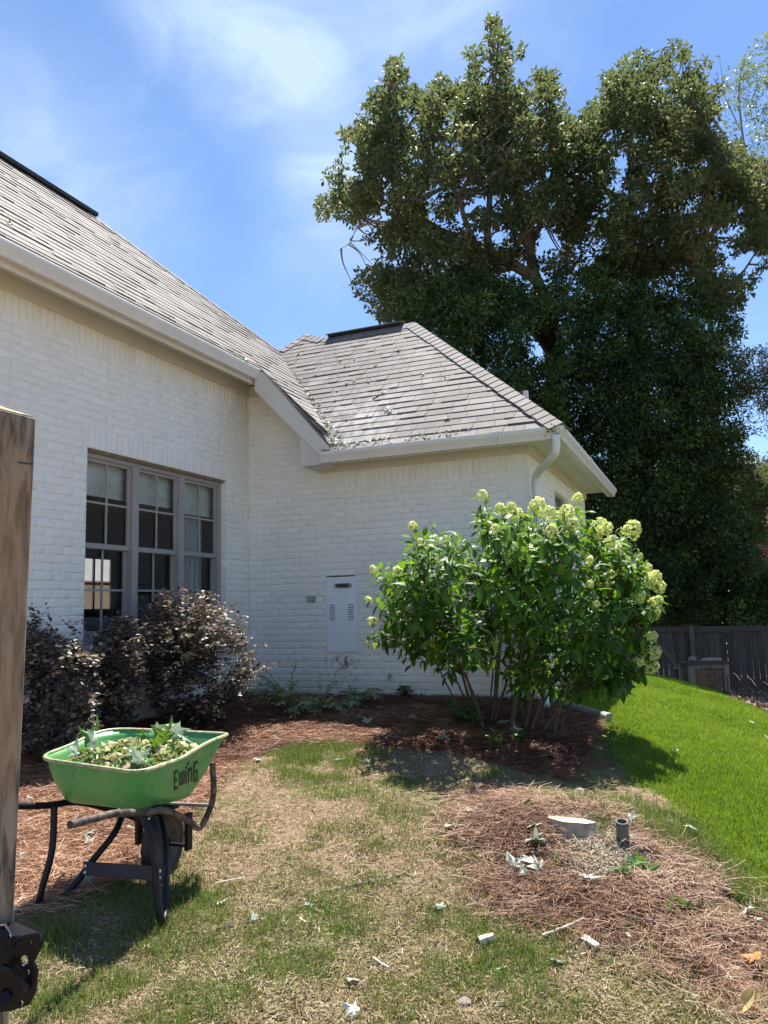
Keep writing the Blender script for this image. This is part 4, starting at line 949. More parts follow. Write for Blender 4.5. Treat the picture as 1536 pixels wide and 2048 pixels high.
# ================================================================ LEAVES
m_leafp = leafmat('pale leaf underside', [(0, (0.306, 0.357, 0.289)), (.5, (0.442, 0.493, 0.408)), (1, (0.578, 0.612, 0.527))], .6, .18, (0.340, 0.425, 0.170), .3)
m_leafg = leafmat('green leaf', [(0, (.035, .10, .02)), (.6, (.08, .19, .03)), (1, (.22, .34, .06))], .42, .3, (.3, .5, .04), .45)
m_leafy = leafmat('yellow leaf', [(0, (0.425, 0.306, 0.102)), (1, (0.612, 0.510, 0.221))], .6, .25, (0.595, 0.425, 0.085), .3)
m_leafo = leafmat('orange leaf', [(0, (.5, .2, .06)), (1, (.65, .3, .1))], .6, .25, (.7, .3, .1), .3)
def maple(seed, s=.075):
    r = np.random.default_rng(seed); ang = np.radians([-90, -60, -28, -2, 18, 38, 62, 90, 118, 142, 162, 182, 208, 240]); rad = np.array([.25, .45, .72, .42, .95, .5, .55, 1.15, .55, .5, .95, .42, .72, .45])
    rad = rad * r.uniform(.85, 1.12, 14); V = [(0, 0, .1 * s)]
    cu = r.uniform(.15, .5)
    for a, q in zip(ang, rad): V.append((s * q * math.cos(a), s * q * math.sin(a) * 1.0, s * (cu * q * q * r.uniform(-.4, 1) + r.normal(0, .06))))
    for a, q in zip(ang, rad): V.append((s * q * .5 * math.cos(a), s * q * .5 * math.sin(a), s * (.08 + .05 * math.cos(a * 5))))
    n = 14; F = [(0, 15 + i, 15 + (i + 1) % n) for i in range(n)] + [(15 + i, 1 + i, 1 + (i + 1) % n, 15 + (i + 1) % n) for i in range(n)]
    V += [(0, -.25 * s, .02 * s), (.03 * s, -.25 * s, .02 * s), (.08 * s, -1.0 * s, .1 * s)]; F.append((29, 30, 31))
    return np.array(V), F
def var(mesh_fn, mat, n, name):
    out = []
    for k in range(n):
        V, F = mesh_fn(k); out.append(mk_mesh(name, V, F, mat, tint=float(rng.uniform(.2, .95))))
    return out
mapP = var(maple, m_leafp, 5, 'leaf'); mapG = var(lambda k: maple(k + 20), m_leafg, 4, 'leaf'); mapY = var(lambda k: maple(k + 40, .06), m_leafy, 2, 'leaf'); mapO = var(lambda k: maple(k + 50, .07), m_leafo, 1, 'leaf')
def put_leaf(me, p, s, label, group, tilt=.35, name='fallen_leaf', parent=None, nrm_=None, cat='leaf'):
    o = obj(name, me, parent); q = mathutils.Euler((rng.normal(0, tilt), rng.normal(0, tilt), rng.uniform(0, 6.28))).to_quaternion()
    if nrm_ is not None: q = mathutils.Vector(nrm_).to_track_quat('Z', 'Y') @ q
    o.rotation_mode = 'QUATERNION'; o.rotation_quaternion = q; o.location = tuple(p); o.scale = (s,) * 3
    if parent is None: o['label'] = label; o['category'] = cat; o['group'] = group
    return o
def on_ground(L, meshes, label, group, s=(.7, 1.1), dz=.022, tilt=.35):
    for (x, y) in L:
        p = ground(x, y); put_leaf(meshes[int(rng.integers(len(meshes)))], (p[0], p[1], float(gz(p[0], p[1])) + dz), rng.uniform(*s), label, group, tilt)
on_ground([(945, 1632), (1062, 1668), (1078, 1697), (1072, 1690), (1028, 1748), (1066, 1738), (1080, 1750), (1053, 1755), (1172, 1768), (905, 1664)], mapP, 'pale upturned lobed leaf lying on the straw heap around the stump', 'pale leaves around the stump', (.9, 1.25), .035)
on_ground([(1055, 1617), (1110, 1742), (1285, 1738), (1297, 1755), (1270, 1745), (1335, 1830), (1370, 1833), (1245, 1752)], mapG, 'green lobed leaf lying on the straw heap around the stump', 'green leaves around the stump', (.7, 1.05), .035, .5)
on_ground([(550, 1447), (553, 1470), (733, 1451), (816, 1419), (833, 1420), (827, 1440), (885, 1484), (775, 1481), (870, 1422), (500, 1425), (710, 1440)], mapP, 'pale upturned leaf on the mulch below the short wall', 'pale leaves on the bed by the short wall', (.8, 1.1), .03)
on_ground([(935, 1481), (993, 1470), (1007, 1452), (880, 1482), (1030, 1470)], mapP, 'pale upturned lobed leaf under the flowering bush', 'pale leaves under the flowering bush', (.8, 1.1), .03)
on_ground([(430, 1560), (515, 1523), (680, 1523), (733, 1528), (440, 1812), (505, 1845), (618, 1816), (704, 1968), (707, 2032), (463, 1545), (1005, 1945), (1110, 1930), (880, 1820)], mapP, 'small pale leaf on the bare patchy turf', 'pale leaves on the patchy turf', (.5, .8), .016)
on_ground([(175, 1655), (178, 1675), (183, 1692), (175, 1773), (40, 1722), (55, 1606), (35, 1832), (265, 1665), (200, 1645)], mapP, 'pale leaf on the pine straw beneath and beside the wheelbarrow', 'pale leaves by the wheelbarrow', (.7, 1.0), .025)
on_ground([(1352, 1511), (1505, 1452), (1425, 1747), (1385, 1673), (1265, 1655), (1534, 1483), (1495, 1842)], mapP, 'small pale leaf lying in the green lawn', 'pale leaves in the lawn', (.45, .75), .045)
on_ground([(1048, 1576)], mapY, 'small yellow leaf on the soil above the stump', 'yellow leaf', (.6, .7), .02)
on_ground([(1350, 1757)], mapY, 'small half green yellow leaf on the straw right of the stump', 'yellow leaf on straw', (.6, .7), .04)
on_ground([(1512, 1938)], mapO, 'orange leaf at the low end of the straw heap', 'orange leaf', (.9, 1), .05)
p = ground(1497, 2030)
def longleaf(k):
    r = np.random.default_rng(k); V = []; F = []; n = 7
    for i in range(n + 1):
        t = i / n; w_ = .5 * math.sin(math.pi * min(t * .96 + .02, 1)) ** .8; z = .25 * (t - .5) ** 2
        V += [(t - .5, -w_ * .45, z + .05 + .1 * w_), (t - .5, 0, z), (t - .5, w_ * .45, z + .05 + .1 * w_)]
    for i in range(n): F += [(3 * i, 3 * i + 3, 3 * i + 4, 3 * i + 1), (3 * i + 1, 3 * i + 4, 3 * i + 5, 3 * i + 2)]
    return np.array(V), F
me = mk_mesh('leaf', longleaf(1)[0] * .11, longleaf(1)[1], m_leafy, tint=.7); o = obj('fallen_leaf', me); o.location = (p[0], p[1], p[2] + .05); o.rotation_euler = (.5, -.9, .5); o['label'] = 'curled yellow leaf nearest the camera in the low right corner'; o['category'] = 'leaf'
# roof leaves
def onB(px, py):
    d = wray(px, py); n = np.array([0, -PB, 1.]); return d * (float(n @ np.array([0, YE, ZB0 + .03])) / float(n @ d))
for k, (x, y, s) in enumerate([(796, 699, .7), (681, 719, .55), (709, 716, .6), (689, 731, .6), (697, 731, .5), (676, 748, .5), (846, 748, .8), (891, 754, .6), (709, 760, .8), (737, 762, .9), (675, 779, .6), (670, 800, .6), (755, 790, .8), (766, 785, .9), (748, 793, .7), (776, 818, 1.3), (780, 823, 1.0), (893, 835, .9), (632, 748, .6), (641, 724, .5), (596, 706, .7), (735, 830, .5), (693, 838, .5), (762, 705, .4), (694, 765, .6)]):
    pale_ = k % 4 != 3 or s > 1; put_leaf((mapP if pale_ else mapG)[k % 4], onB(x, y), s * .78, ('pale dry leaf' if pale_ else 'dull green leaf') + ' lying on the shingles of the wing roof', ('pale' if pale_ else 'green') + ' leaves on the wing roof', .3, nrm_=(0, -.69, .72))
p = onB(752, 729); put_leaf(mapG[0], p, .5, 'dark leaf near the middle of the wing roof', 'dark leaf on roof', .3, nrm_=(0, -.69, .72))
dA = wray(20, 446); nn = np.array([1., 0, 1.]); p = dA * (float(nn @ np.array([XE, 0, ZA0 + .03])) / float(nn @ dA)); put_leaf(mapG[1], p, .8, 'single olive leaf clump on the main roof at the far left', 'leaf on main roof', .6, nrm_=(.7, 0, .7))
# litter in the valley and gutters
Vs, Fs, Ts = [], [], []; cnt = 0
def scatter_leaf(P, nrm, s, tint):
    global cnt
    q = mathutils.Vector(nrm).to_track_quat('Z', 'Y') @ mathutils.Euler((rng.normal(0, .5), rng.normal(0, .5), rng.uniform(0, 6.28))).to_quaternion()
    M_ = np.array(q.to_matrix()); L = np.array([(0, -.5, 0), (.32, 0, .12), (0, .6, 0), (-.32, 0, .12)]) * s
    Vs.append(L @ M_.T + P); Fs.append(np.arange(4)[None] + cnt); Ts.append(np.full(4, tint)); cnt += 4
vb, vt = np.array((-3.97, 7.89, zB(7.89))), np.array((-5.8, 9.98, zB(9.98)))
for k in range(700):
    t = rng.beta(.75, 2.0); p = vb + (vt - vb) * t; sd = abs(rng.normal(0, .085 * (1.3 - t))); 
    p = p + np.array([sd, 0, .012 + rng.uniform(0, .03)]) if rng.uniform() < .72 else p + np.array([-sd * .5, 0, sd * .5 + .02])
    scatter_leaf(p, (.2, -.5, .8), rng.uniform(.02, .055), rng.beta(2, 1.2))
for k in range(260):
    x = -4.0 + rng.exponential(.35) if k % 2 else rng.uniform(-4, -2.2); p = np.array([min(x, -2.0), YE + rng.uniform(-.02, .10), 0]); p[2] = max(zB(p[1]), ZB0) + .015 + rng.uniform(0, .02); scatter_leaf(p, (0, -.5, .8), rng.uniform(.012, .04), rng.uniform(.2, 1))
obj('valley_leaves', mk_mesh('valley_leaves', np.concatenate(Vs), np.concatenate(Fs), leafmat('valley leaf', [(0, (.16, .22, .08)), (.4, (.42, .44, .32)), (1, (.66, .66, .58))], .6, .15, (.4, .45, .2), .3), tint=np.concatenate(Ts)), kind='stuff', label='pale leaf litter caught in the roof valley and gutter')
Vs, Fs, Ts, cnt = [], [], [], 0
for (px_, py_) in [(470, 716), (478, 722), (490, 724), (505, 733), (515, 738), (330, 645), (1098, 857), (1104, 862), (1110, 858), (1116, 861)]:
    base = hit(px_, py_, 0, XE - .02) if px_ < 800 else hit(px_, py_, 1, YE - .02)
    for k in range(9): scatter_leaf(base + rng.normal(0, .03, 3), (0, 0, 1), rng.uniform(.025, .05), rng.uniform(.1, 1))
obj('gutter_leaves', mk_mesh('gutter_leaves', np.concatenate(Vs), np.concatenate(Fs), m_leafg, tint=np.concatenate(Ts)), kind='stuff', label='green leaf scraps lying along the gutter rims')
# ---- the load in the tray
Vs, Fs, Ts, cnt = [], [], [], 0
cc = (RR + RL_ + FL + FR) / 4
def tray_pt(u, v, w): # u across (0 right..1 left) v along
    a = RR + (RL_ - RR) * u; b_ = FR + (FL - FR) * u; p = a + (b_ - a) * v; p = p.copy(); p[2] += w; return p
def heap(u, v): return -.085 + .080 * math.exp(-(((u - .45) / .35) ** 2 + ((v - .5) / .32) ** 2)) + .012 * math.sin(u * 14) * math.cos(v * 11)
n = 26; V = [tray_pt(.07 + .86 * i / n, .09 + .80 * j / n, heap(i / n, j / n) + rng.normal(0, .006)) for j in range(n + 1) for i in range(n + 1)]
F = np.array([(j * (n + 1) + i, j * (n + 1) + i + 1, (j + 1) * (n + 1) + i + 1, (j + 1) * (n + 1) + i) for j in range(n) for i in range(n)])
heapo = obj('clippings_heap', mk_mesh('heap', V, F, simple('chopped clippings', (.10, .09, .04), (.42, .36, .2), 55, .9, .6, coord='World'), smooth=True)); heapo['label'] = 'heap of dry straw, shredded stems and leaves filling the wheelbarrow tray'; heapo['category'] = 'clippings'
for k in range(900):
    u, v = rng.uniform(.09, .92), rng.uniform(.1, .9); scatter_leaf(tray_pt(u, v, heap(u, v) + .012 + rng.uniform(0, .02)), (0, 0, 1), rng.uniform(.02, .075), rng.uniform(0, 1))
obj('shreds', mk_mesh('shreds', np.concatenate(Vs), np.concatenate(Fs), leafmat('shredded leaf', [(0, (.06, .15, .03)), (.4, (.18, .28, .06)), (.65, (.38, .36, .16)), (.85, (.50, .40, .24)), (1, (.58, .62, .48))], .6, .2, (.4, .4, .1), .3), tint=np.concatenate(Ts)), heapo, kind='stuff')
Vs, Fs, Ts = [], [], []; b0 = 0
for k in range(260):
    u, v = rng.uniform(.12, .9), rng.uniform(.12, .88); p = tray_pt(u, v, heap(u, v) + .02); a = rng.uniform(0, 6.28); L = rng.uniform(.04, .12); d_ = np.array([math.cos(a), math.sin(a), rng.normal(0, .25)]) * L / 2; s_ = np.array([-math.sin(a), math.cos(a), .3]) * .0018
    Vs.append(np.array([p - d_ - s_, p - d_ + s_, p + d_ + s_, p + d_ - s_])); Fs.append(np.arange(4)[None] + b0); b0 += 4; Ts.append(np.full(4, rng.uniform(.3, 1)))
obj('stems', mk_mesh('stems', np.concatenate(Vs), np.concatenate(Fs), m_thatch, tint=np.concatenate(Ts)), heapo, kind='stuff')
for k, (px_, py_, s, g_) in enumerate([(193, 1470, 1.2, 1), (186, 1488, 1.0, 0), (178, 1478, .9, 1), (165, 1470, .8, 1), (150, 1512, 1.0, 0), (160, 1508, .9, 1), (175, 1505, 1.2, 1), (185, 1515, 1.0, 1), (340, 1463, 1.3, 1), (352, 1470, 1.1, 0), (330, 1478, 1.1, 1), (310, 1490, 1.0, 1), (300, 1500, 1.2, 0), (282, 1524, 1.1, 0), (265, 1500, .9, 1), (322, 1500, 1.1, 1), (365, 1480, .9, 0), (240, 1505, .9, 0), (225, 1512, .8, 1), (345, 1490, 1.0, 1), (290, 1480, .8, 1), (205, 1500, .8, 0), (255, 1520, 1., 0), (317, 1467, .8, 0), (295, 1527, .8, 1)]):
    v_ = wray(px_, py_); zz = -.735 + (.05 if py_ < 1492 else .0); p = v_ * (zz / v_[2])
    p = p if 2.9 < p[1] < 3.75 else v_ * (-.72 / v_[2])
    uprt = py_ < 1492
    put_leaf((mapG if g_ else mapP)[k % 4], p + np.array([0, 0, .01]), s * 1.0, ('green' if g_ else 'silvery') + ' lobed leaf sticking out of the heap in the wheelbarrow', ('green' if g_ else 'silvery') + ' leaves on the wheelbarrow load', .95 if uprt else .5)
# a few leafy stems reaching out
m_stem = simple('thin stem', (.10, .12, .04), (.18, .17, .08), 10, .6, .1)
# ================================================================ SHRUBS
def polysample(poly, n, r=rng):
    poly = np.array(poly, float); lo, hi = poly.min(0), poly.max(0); out = np.zeros((0, 2))
    while len(out) < n:
        P = r.uniform(lo, hi, (n * 2, 2)); out = np.concatenate([out, P[inpoly(P, poly)]])
    return out[:n]
CR, CU, CF = RM[:, 0], -RM[:, 1], RM[:, 2]
def atd(P, dep):
    P = np.atleast_2d(P); dep = np.broadcast_to(dep, (len(P),)); c = np.stack([(P[:, 0] - 768) / FOC * dep, (P[:, 1] - 1024) / FOC * dep, dep], 1); return c @ RM.T
def leaf_shape(n=5, w=.46, cup=.12, droop=.25):
    V, F = [], []
    for i in range(n + 1):
        t = i / n; ww = w * .5 * (math.sin(math.pi * (t ** .8) * .97 + .03)) ** .85; z = -droop * t * t
        V += [(t, -ww, z + cup * ww * 2), (t, 0, z), (t, ww, z + cup * ww * 2)]
    for i in range(n): F += [(3 * i, 3 * i + 3, 3 * i + 4, 3 * i + 1), (3 * i + 1, 3 * i + 4, 3 * i + 5, 3 * i + 2)]
    return np.array(V), np.array(F)
def frames(d, up):     # orthonormal frames, x along d, z near up
    x = d / np.linalg.norm(d, axis=1, keepdims=True); y = np.cross(up, x); y /= (np.linalg.norm(y, axis=1, keepdims=True) + 1e-9); z = np.cross(x, y)
    return np.stack([x, y, z], 2)
def place_all(S, F, P, R, s):
    V = np.einsum('nij,kj->nki', R * s[:, None, None], S) + P[:, None, :]; n, k = len(P), len(S)
    FF = (F[None] + (np.arange(n) * k)[:, None, None]).reshape(-1, F.shape[1]); return V.reshape(-1, 3), FF
# ---- flowering bush
m_hl = leafmat('bush leaf', [(0, (.014, .045, .010)), (.4, (.035, .092, .014)), (.72, (.10, .21, .022)), (1, (.24, .37, .05))], .48, .36, (.28, .55, .02), .28)
m_cane = simple('bush cane', (.08, .055, .038), (.16, .12, .085), 14, .8, .3, coord='World')
m_fl = leafmat('lime white blossom', [(0, (.56, .62, .12)), (.5, (.80, .83, .30)), (1, (.90, .91, .58))], .7, .35, (.75, .85, .3), .2)
hb_ = ground(1000, 1455); DH = float(hb_ @ CF)
HY = empty('hydrangea_bush', hb_, 'large round hydrangea bush with yellow green flower heads in front of the short brick wall', 'bush'); hy0 = np.array(HY.location)
crown = [(740, 1140), (760, 1120), (800, 1130), (822, 1050), (850, 1045), (900, 1040), (935, 1080), (955, 1000), (975, 1000), (985, 1030), (1050, 1010), (1075, 1005), (1120, 1020), (1150, 995), (1170, 1010), (1180, 1060), (1240, 1060), (1275, 1070), (1285, 1110), (1320, 1150), (1318, 1250), (1305, 1330), (1280, 1370), (1220, 1412), (1160, 1408), (1120, 1390), (1085, 1405), (1045, 1405), (1015, 1385), (1000, 1340), (985, 1325), (930, 1350), (890, 1362), (850, 1358), (800, 1320), (745, 1290), (740, 1220), (760, 1180)]
def half_depth(P):
    u = (P[:, 0] - 1030) / 300; v = (P[:, 1] - 1190) / 215; return 1.12 * np.sqrt(np.clip(1 - u * u - .75 * v * v, .02, 1))
fl_px = [(965, 992, 11), (826, 1054, 10), (842, 1085, 8), (1000, 1020, 12), (1022, 1018, 12), (1036, 1030, 12), (990, 1058, 9), (1040, 1060, 12), (985, 1082, 8), (1075, 1015, 18), (1098, 1028, 14), (1132, 1030, 18), (1145, 1050, 13), (1155, 998, 11), (1103, 1062, 13), (1137, 1075, 15), (1197, 1055, 17), (1212, 1060, 14), (1262, 1062, 19), (1222, 1088, 15), (1195, 1072, 9), (1240, 1100, 12), (1245, 1120, 11), (1273, 1118, 12), (1290, 1140, 13), (1306, 1158, 16), (1316, 1176, 14), (1298, 1165, 12), (1278, 1195, 12), (1312, 1205, 13), (1305, 1228, 14), (1218, 1176, 12), (1178, 1122, 9), (1180, 1168, 8), (1220, 1150, 9), (1302, 1275, 12), (1285, 1310, 15), (1305, 1306, 15), (1300, 1334, 15), (1275, 1325, 11), (1209, 1350, 9), (797, 1145, 12), (748, 1140, 9), (737, 1200, 7), (745, 1243, 9), (783, 1235, 7), (735, 1285, 5), (997, 1137, 7), (1037, 1163, 7), (1090, 1252, 9), (1193, 1208, 7), (1004, 1243, 6), (893, 1080, 8), (1150, 1100, 9), (1262, 1150, 11), (1060, 1098, 9)]
Tg = polysample(crown, 860); off = rng.uniform(-1, 1, len(Tg)); off = np.sign(off) * np.abs(off) ** .7
hd = half_depth(Tg); Tw = atd(Tg, DH - .30 + off * hd)
fp = np.array([(a, b_) for a, b_, _ in fl_px], float); fo = -np.abs(rng.uniform(.1, .95, len(fp))) * half_depth(fp); fo[rng.uniform(size=len(fp)) < .2] *= -.5
Fw = atd(fp, DH - .30 + fo)
bases = []
for k in range(26):
    q = ground(945 + 160 * (k % 13) / 12 + rng.normal(0, 6), rng.uniform(1432, 1480)); bases.append(q)
bases = np.array(bases)
mid_px = polysample([(775, 1270), (850, 1190), (930, 1160), (1050, 1120), (1200, 1150), (1280, 1230), (1265, 1350), (1100, 1350), (1000, 1310), (860, 1320)], 26)
Mw = atd(mid_px, DH + rng.uniform(-.5, .6, 26)); 
o1 = np.argsort(bases @ CR); o2 = np.argsort(Mw @ CR); bases = bases[o1]; Mw = Mw[o2]
dirs_at = []
for a, c_ in zip(bases, Mw):
    m1 = a * .66 + c_ * .34 + np.array([0, 0, .08]) + rng.normal(0, .05, 3); m2 = a * .3 + c_ * .7 + np.array([0, 0, .05]) + rng.normal(0, .05, 3)
    pts = bez([a - np.array([0, 0, .05]), m1, m2, c_], 5); pts = [p - hy0 for p in pts]; r0 = rng.uniform(.009, .015)
    MB().tube(pts, list(np.linspace(r0, r0 * .5, len(pts))), 6, cap=False).build('stem', m_cane, HY, smooth=True)
tw = MB(); LP, LD, LS = [], [], []
allT = np.concatenate([Tw, Fw])
for T in allT:
    j = np.argmin(np.linalg.norm(Mw - T, axis=1) + rng.uniform(0, .25, len(Mw))); A = Mw[j]; B_ = bases[j]; out = T - hy0 - np.array([0, 0, .9]); out /= np.linalg.norm(out)
    m1 = (A * .5 + T * .5) + np.array([0, 0, -.05]) - out * .02; pts = bez([A, m1, T], 4); tw.tube([p - hy0 for p in pts], list(np.linspace(.005, .0022, len(pts))), 4, cap=False)
    P_ = np.array(pts); L_ = np.linalg.norm(P_[-1] - P_[-2]); ax_ = (P_[-1] - P_[-3]); ax_ /= np.linalg.norm(ax_)
    npair = 4 if rng.uniform() < .5 else 3; phase = rng.uniform(0, 3.14); side0 = np.cross(ax_, (0, 0, 1.)); side0 /= np.linalg.norm(side0) + 1e-6; side1 = np.cross(ax_, side0)
    for k in range(npair):
        p0 = T - ax_ * (.02 + .075 * k); ph = phase + k * 1.57
        for s_ in (0, math.pi):
            sd = side0 * math.cos(ph + s_) + side1 * math.sin(ph + s_); d_ = sd * .85 + ax_ * rng.uniform(.15, .6) + np.array([0, 0, -rng.uniform(0, .45)]); LP.append(p0 + sd * .012); LD.append(d_); LS.append(rng.uniform(.078, .138) * (.75 if k == 0 else 1))
obj('twigs', tw.mesh('twigs', m_cane, fix=False), HY, kind='stuff')
LP, LD, LS = np.array(LP), np.array(LD), np.array(LS); up = np.array([0, 0, 1.]) + rng.normal(0, .35, LP.shape) + .25 * (LP - hy0) * np.array([1, 1, 0]); R_ = frames(LD, up)
shapes = [leaf_shape(5, .44, .12, .22), leaf_shape(5, .50, .06, .10), leaf_shape(5, .40, .18, .38)]
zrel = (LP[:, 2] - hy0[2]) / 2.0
tints = np.clip(rng.normal(.52, .22, len(LP)) + (zrel - .6) * .35, 0, 1)  # sunlit top and shaded underside put into the leaf colour by height
front = (LP @ CF) - .25 * (LP[:, 2]); q = proj(LP); sel = np.argsort(front + rng.uniform(0, .5, len(LP)))[:300]; sset = set(sel.tolist())
lm = {}
for si, (S, F) in enumerate(shapes):
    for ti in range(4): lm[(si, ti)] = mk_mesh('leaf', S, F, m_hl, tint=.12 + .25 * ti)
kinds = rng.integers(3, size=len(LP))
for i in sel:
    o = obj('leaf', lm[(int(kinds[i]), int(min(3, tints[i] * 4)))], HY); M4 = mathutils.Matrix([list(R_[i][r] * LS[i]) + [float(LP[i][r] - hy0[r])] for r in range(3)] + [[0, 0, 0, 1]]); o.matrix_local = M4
keep = np.array([i for i in range(len(LP)) if i not in sset]); VV, FF, TT = [], [], []; b0 = 0
for si, (S, F) in enumerate(shapes):
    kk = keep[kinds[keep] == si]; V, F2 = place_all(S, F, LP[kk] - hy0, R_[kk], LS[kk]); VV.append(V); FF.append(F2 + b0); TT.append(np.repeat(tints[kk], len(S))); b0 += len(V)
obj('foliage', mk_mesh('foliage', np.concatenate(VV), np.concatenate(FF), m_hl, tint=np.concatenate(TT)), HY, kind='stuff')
def flower_mesh(seed):
    r = np.random.default_rng(seed); n = 150; h = r.uniform(-.55, 1, n); a = r.uniform(0, 6.28, n); rad = (1 - .45 * (h + .55) / 1.55) * np.sqrt(r.uniform(.45, 1, n)) * np.sqrt(np.clip(1 - ((h - .1) / 1.0) ** 2, .08, 1))
    C = np.stack([rad * np.cos(a), rad * np.sin(a), h * .95], 1); N_ = C + r.normal(0, .3, C.shape) + np.array([0, 0, .25]); N_ /= np.linalg.norm(N_, axis=1, keepdims=True)
    V, F, T = [], [], []
    for c_, nn_ in zip(C, N_):
        u = np.cross(nn_, r.normal(0, 1, 3)); u /= np.linalg.norm(u); w_ = np.cross(nn_, u); b_ = len(V); s = r.uniform(.10, .2); t = r.uniform(.15, 1)
        V += [c_ + u * s - w_ * s * .35 + nn_ * .03, c_ + u * s + w_ * s * .35 + nn_ * .05, c_ - u * s + w_ * s * .35, c_ - u * s - w_ * s * .35 + nn_ * .05, c_ + w_ * s - u * s * .35 + nn_ * .04, c_ + w_ * s + u * s * .35, c_ - w_ * s + u * s * .35 + nn_ * .04, c_ - w_ * s - u * s * .35 + nn_ * .05]
        F += [(b_, b_ + 1, b_ + 2, b_ + 3), (b_ + 4, b_ + 5, b_ + 6, b_ + 7)]; T += [t] * 8
    return mk_mesh('flower_head', np.array(V), np.array(F), m_fl, tint=np.array(T))
fms = [flower_mesh(k) for k in range(6)]
for i, (p, (a, b_, s)) in enumerate(zip(Fw, fl_px)):
    o = obj('flower_head', fms[i % 6], HY); d_ = p - hy0 - np.array([0, 0, .7]); d_ /= np.linalg.norm(d_); d_[2] += .5
    o.rotation_mode = 'QUATERNION'; o.rotation_quaternion = mathutils.Vector(d_).to_track_quat('Z', 'Y'); o.location = tuple(p - hy0); o.scale = (s / FOC * float(p @ CF) * 1.22,) * 3
# ---- dark purple shrubs along the main wall
m_lo = leafmat('purple shrub leaf', [(0, (0.027, 0.025, 0.027)), (.3, (0.062, 0.055, 0.055)), (.5, (0.119, 0.110, 0.085)), (.68, (0.175, 0.188, 0.106)), (.84, (0.312, 0.294, 0.263)), (.93, (0.375, 0.163, 0.138)), (1, (0.600, 0.450, 0.450))], .46, .18, (0.375, 0.275, 0.150), .38)
m_bark = simple('dark bark', (.05, .035, .028), (.11, .085, .07), 20, .85, .3, coord='World')
def dark_shrub(poly, basepx, n, thick, label, leafsz=.044, pokes=()):
    bp_ = ground(*basepx); bp_[0] = max(bp_[0], XA + .25); D = float(bp_ @ CF); E = empty('loropetalum_shrub', bp_, label, 'shrub'); b0_ = np.array(E.location)
    T = polysample(poly, n); c_ = T.mean(0); sz = (T.max(0) - T.min(0)) / 2; rr = np.clip(1 - (((T - c_) / sz) ** 2).sum(1) * .6, .1, 1) ** .5
    if len(pokes): T = np.concatenate([T, np.array(pokes, float)]); rr = np.concatenate([rr, np.full(len(pokes), .3)])
    n = len(T); W = atd(T, D + rng.uniform(-1, 1, n) * thick * rr); W[:, 0] = np.maximum(W[:, 0], XA + .05)
    ks = 9; Mi = atd(polysample(poly, ks), D + rng.uniform(-.5, .5, ks) * thick); Mi[:, 2] -= .15; Mi[:, 0] = np.maximum(Mi[:, 0], XA + .12)
    for m1 in Mi:
        a = b0_ + np.array([rng.normal(0, .07), rng.normal(0, .07), -.03]); pts = bez([a, a * .5 + m1 * .5 + rng.normal(0, .04, 3), m1], 5); MB().tube([p - b0_ for p in pts], list(np.linspace(.011, .005, len(pts))), 6, cap=False).build('branch', m_bark, E, smooth=True)
    tw = MB(); P, Dd = [], []
    for T_ in W:
        j = np.argmin(np.linalg.norm(Mi - T_, axis=1)); A = Mi[j]; pts = bez([A, (A + T_) / 2 + rng.normal(0, .03, 3) + np.array([0, 0, .03]), T_], 4); tw.tube([p - b0_ for p in pts], list(np.linspace(.003, .0012, len(pts))), 3, cap=False)
        d_ = pts[-1] - pts[-3]; d_ /= np.linalg.norm(d_); Lt = rng.uniform(.14, .3)
        sd = np.cross(d_, (0, 0, 1.)); sd /= np.linalg.norm(sd) + 1e-6
        m_ = int(rng.integers(9, 15))
        for k in range(m_):
            P.append(T_ - d_ * Lt * (k / m_) + rng.normal(0, .008, 3)); s_ = 1 if k % 2 else -1; Dd.append(sd * s_ + d_ * .5 + rng.normal(0, .25, 3))
    obj('twigs', tw.mesh('twigs', m_bark, fix=False), E, kind='stuff')
    P, Dd = np.array(P), np.array(Dd); P[:, 0] = np.maximum(P[:, 0], XA + .02); N_ = len(P); R_ = frames(Dd, np.array([0, 0, 1.]) + rng.normal(0, .55, P.shape)); S, F = leaf_shape(3, .62, .10, .12)
    top_ = (P[:, 2] - b0_[2]); ti = np.clip(rng.beta(1.6, 2.6, N_) + (vnoise(P, 4, 3) - .45) * .6, 0, .86)
    tp = rng.uniform(size=N_) < .07 + .10 * (top_ > .75); ti[tp] = rng.uniform(.8, 1, tp.sum())
    s_ = rng.uniform(.75, 1.25, N_) * leafsz; ok = np.arange(N_)
    fr_i = np.argsort(P @ CF)[:100]; sset = np.zeros(N_, bool); sset[fr_i] = True; meshes = [mk_mesh('leaf', S, F, m_lo, tint=t_) for t_ in (.2, .45, .65, .85)]
    for i in fr_i:
        o = obj('leaf', meshes[int(min(3, ti[i] * 4))], E); o.matrix_local = mathutils.Matrix([list(R_[i][r] * s_[i]) + [float(P[i][r] - b0_[r])] for r in range(3)] + [[0, 0, 0, 1]])
    k = ~sset; V, F2 = place_all(S, F, P[k] - b0_, R_[k], s_[k]); obj('foliage', mk_mesh('foliage', V, F2, m_lo, tint=np.repeat(ti[k], len(S))), E, kind='stuff')
dark_shrub([(40, 1245), (60, 1215), (100, 1255), (130, 1270), (165, 1285), (205, 1320), (215, 1370), (190, 1420), (205, 1470), (180, 1500), (60, 1515), (35, 1500)], (110, 1515), 560, .5, 'dark purple leaved shrub at the far left, between the wooden post and the window', pokes=[(60, 1212), (85, 1222), (95, 1215), (130, 1245), (150, 1243), (165, 1243), (70, 1222)])
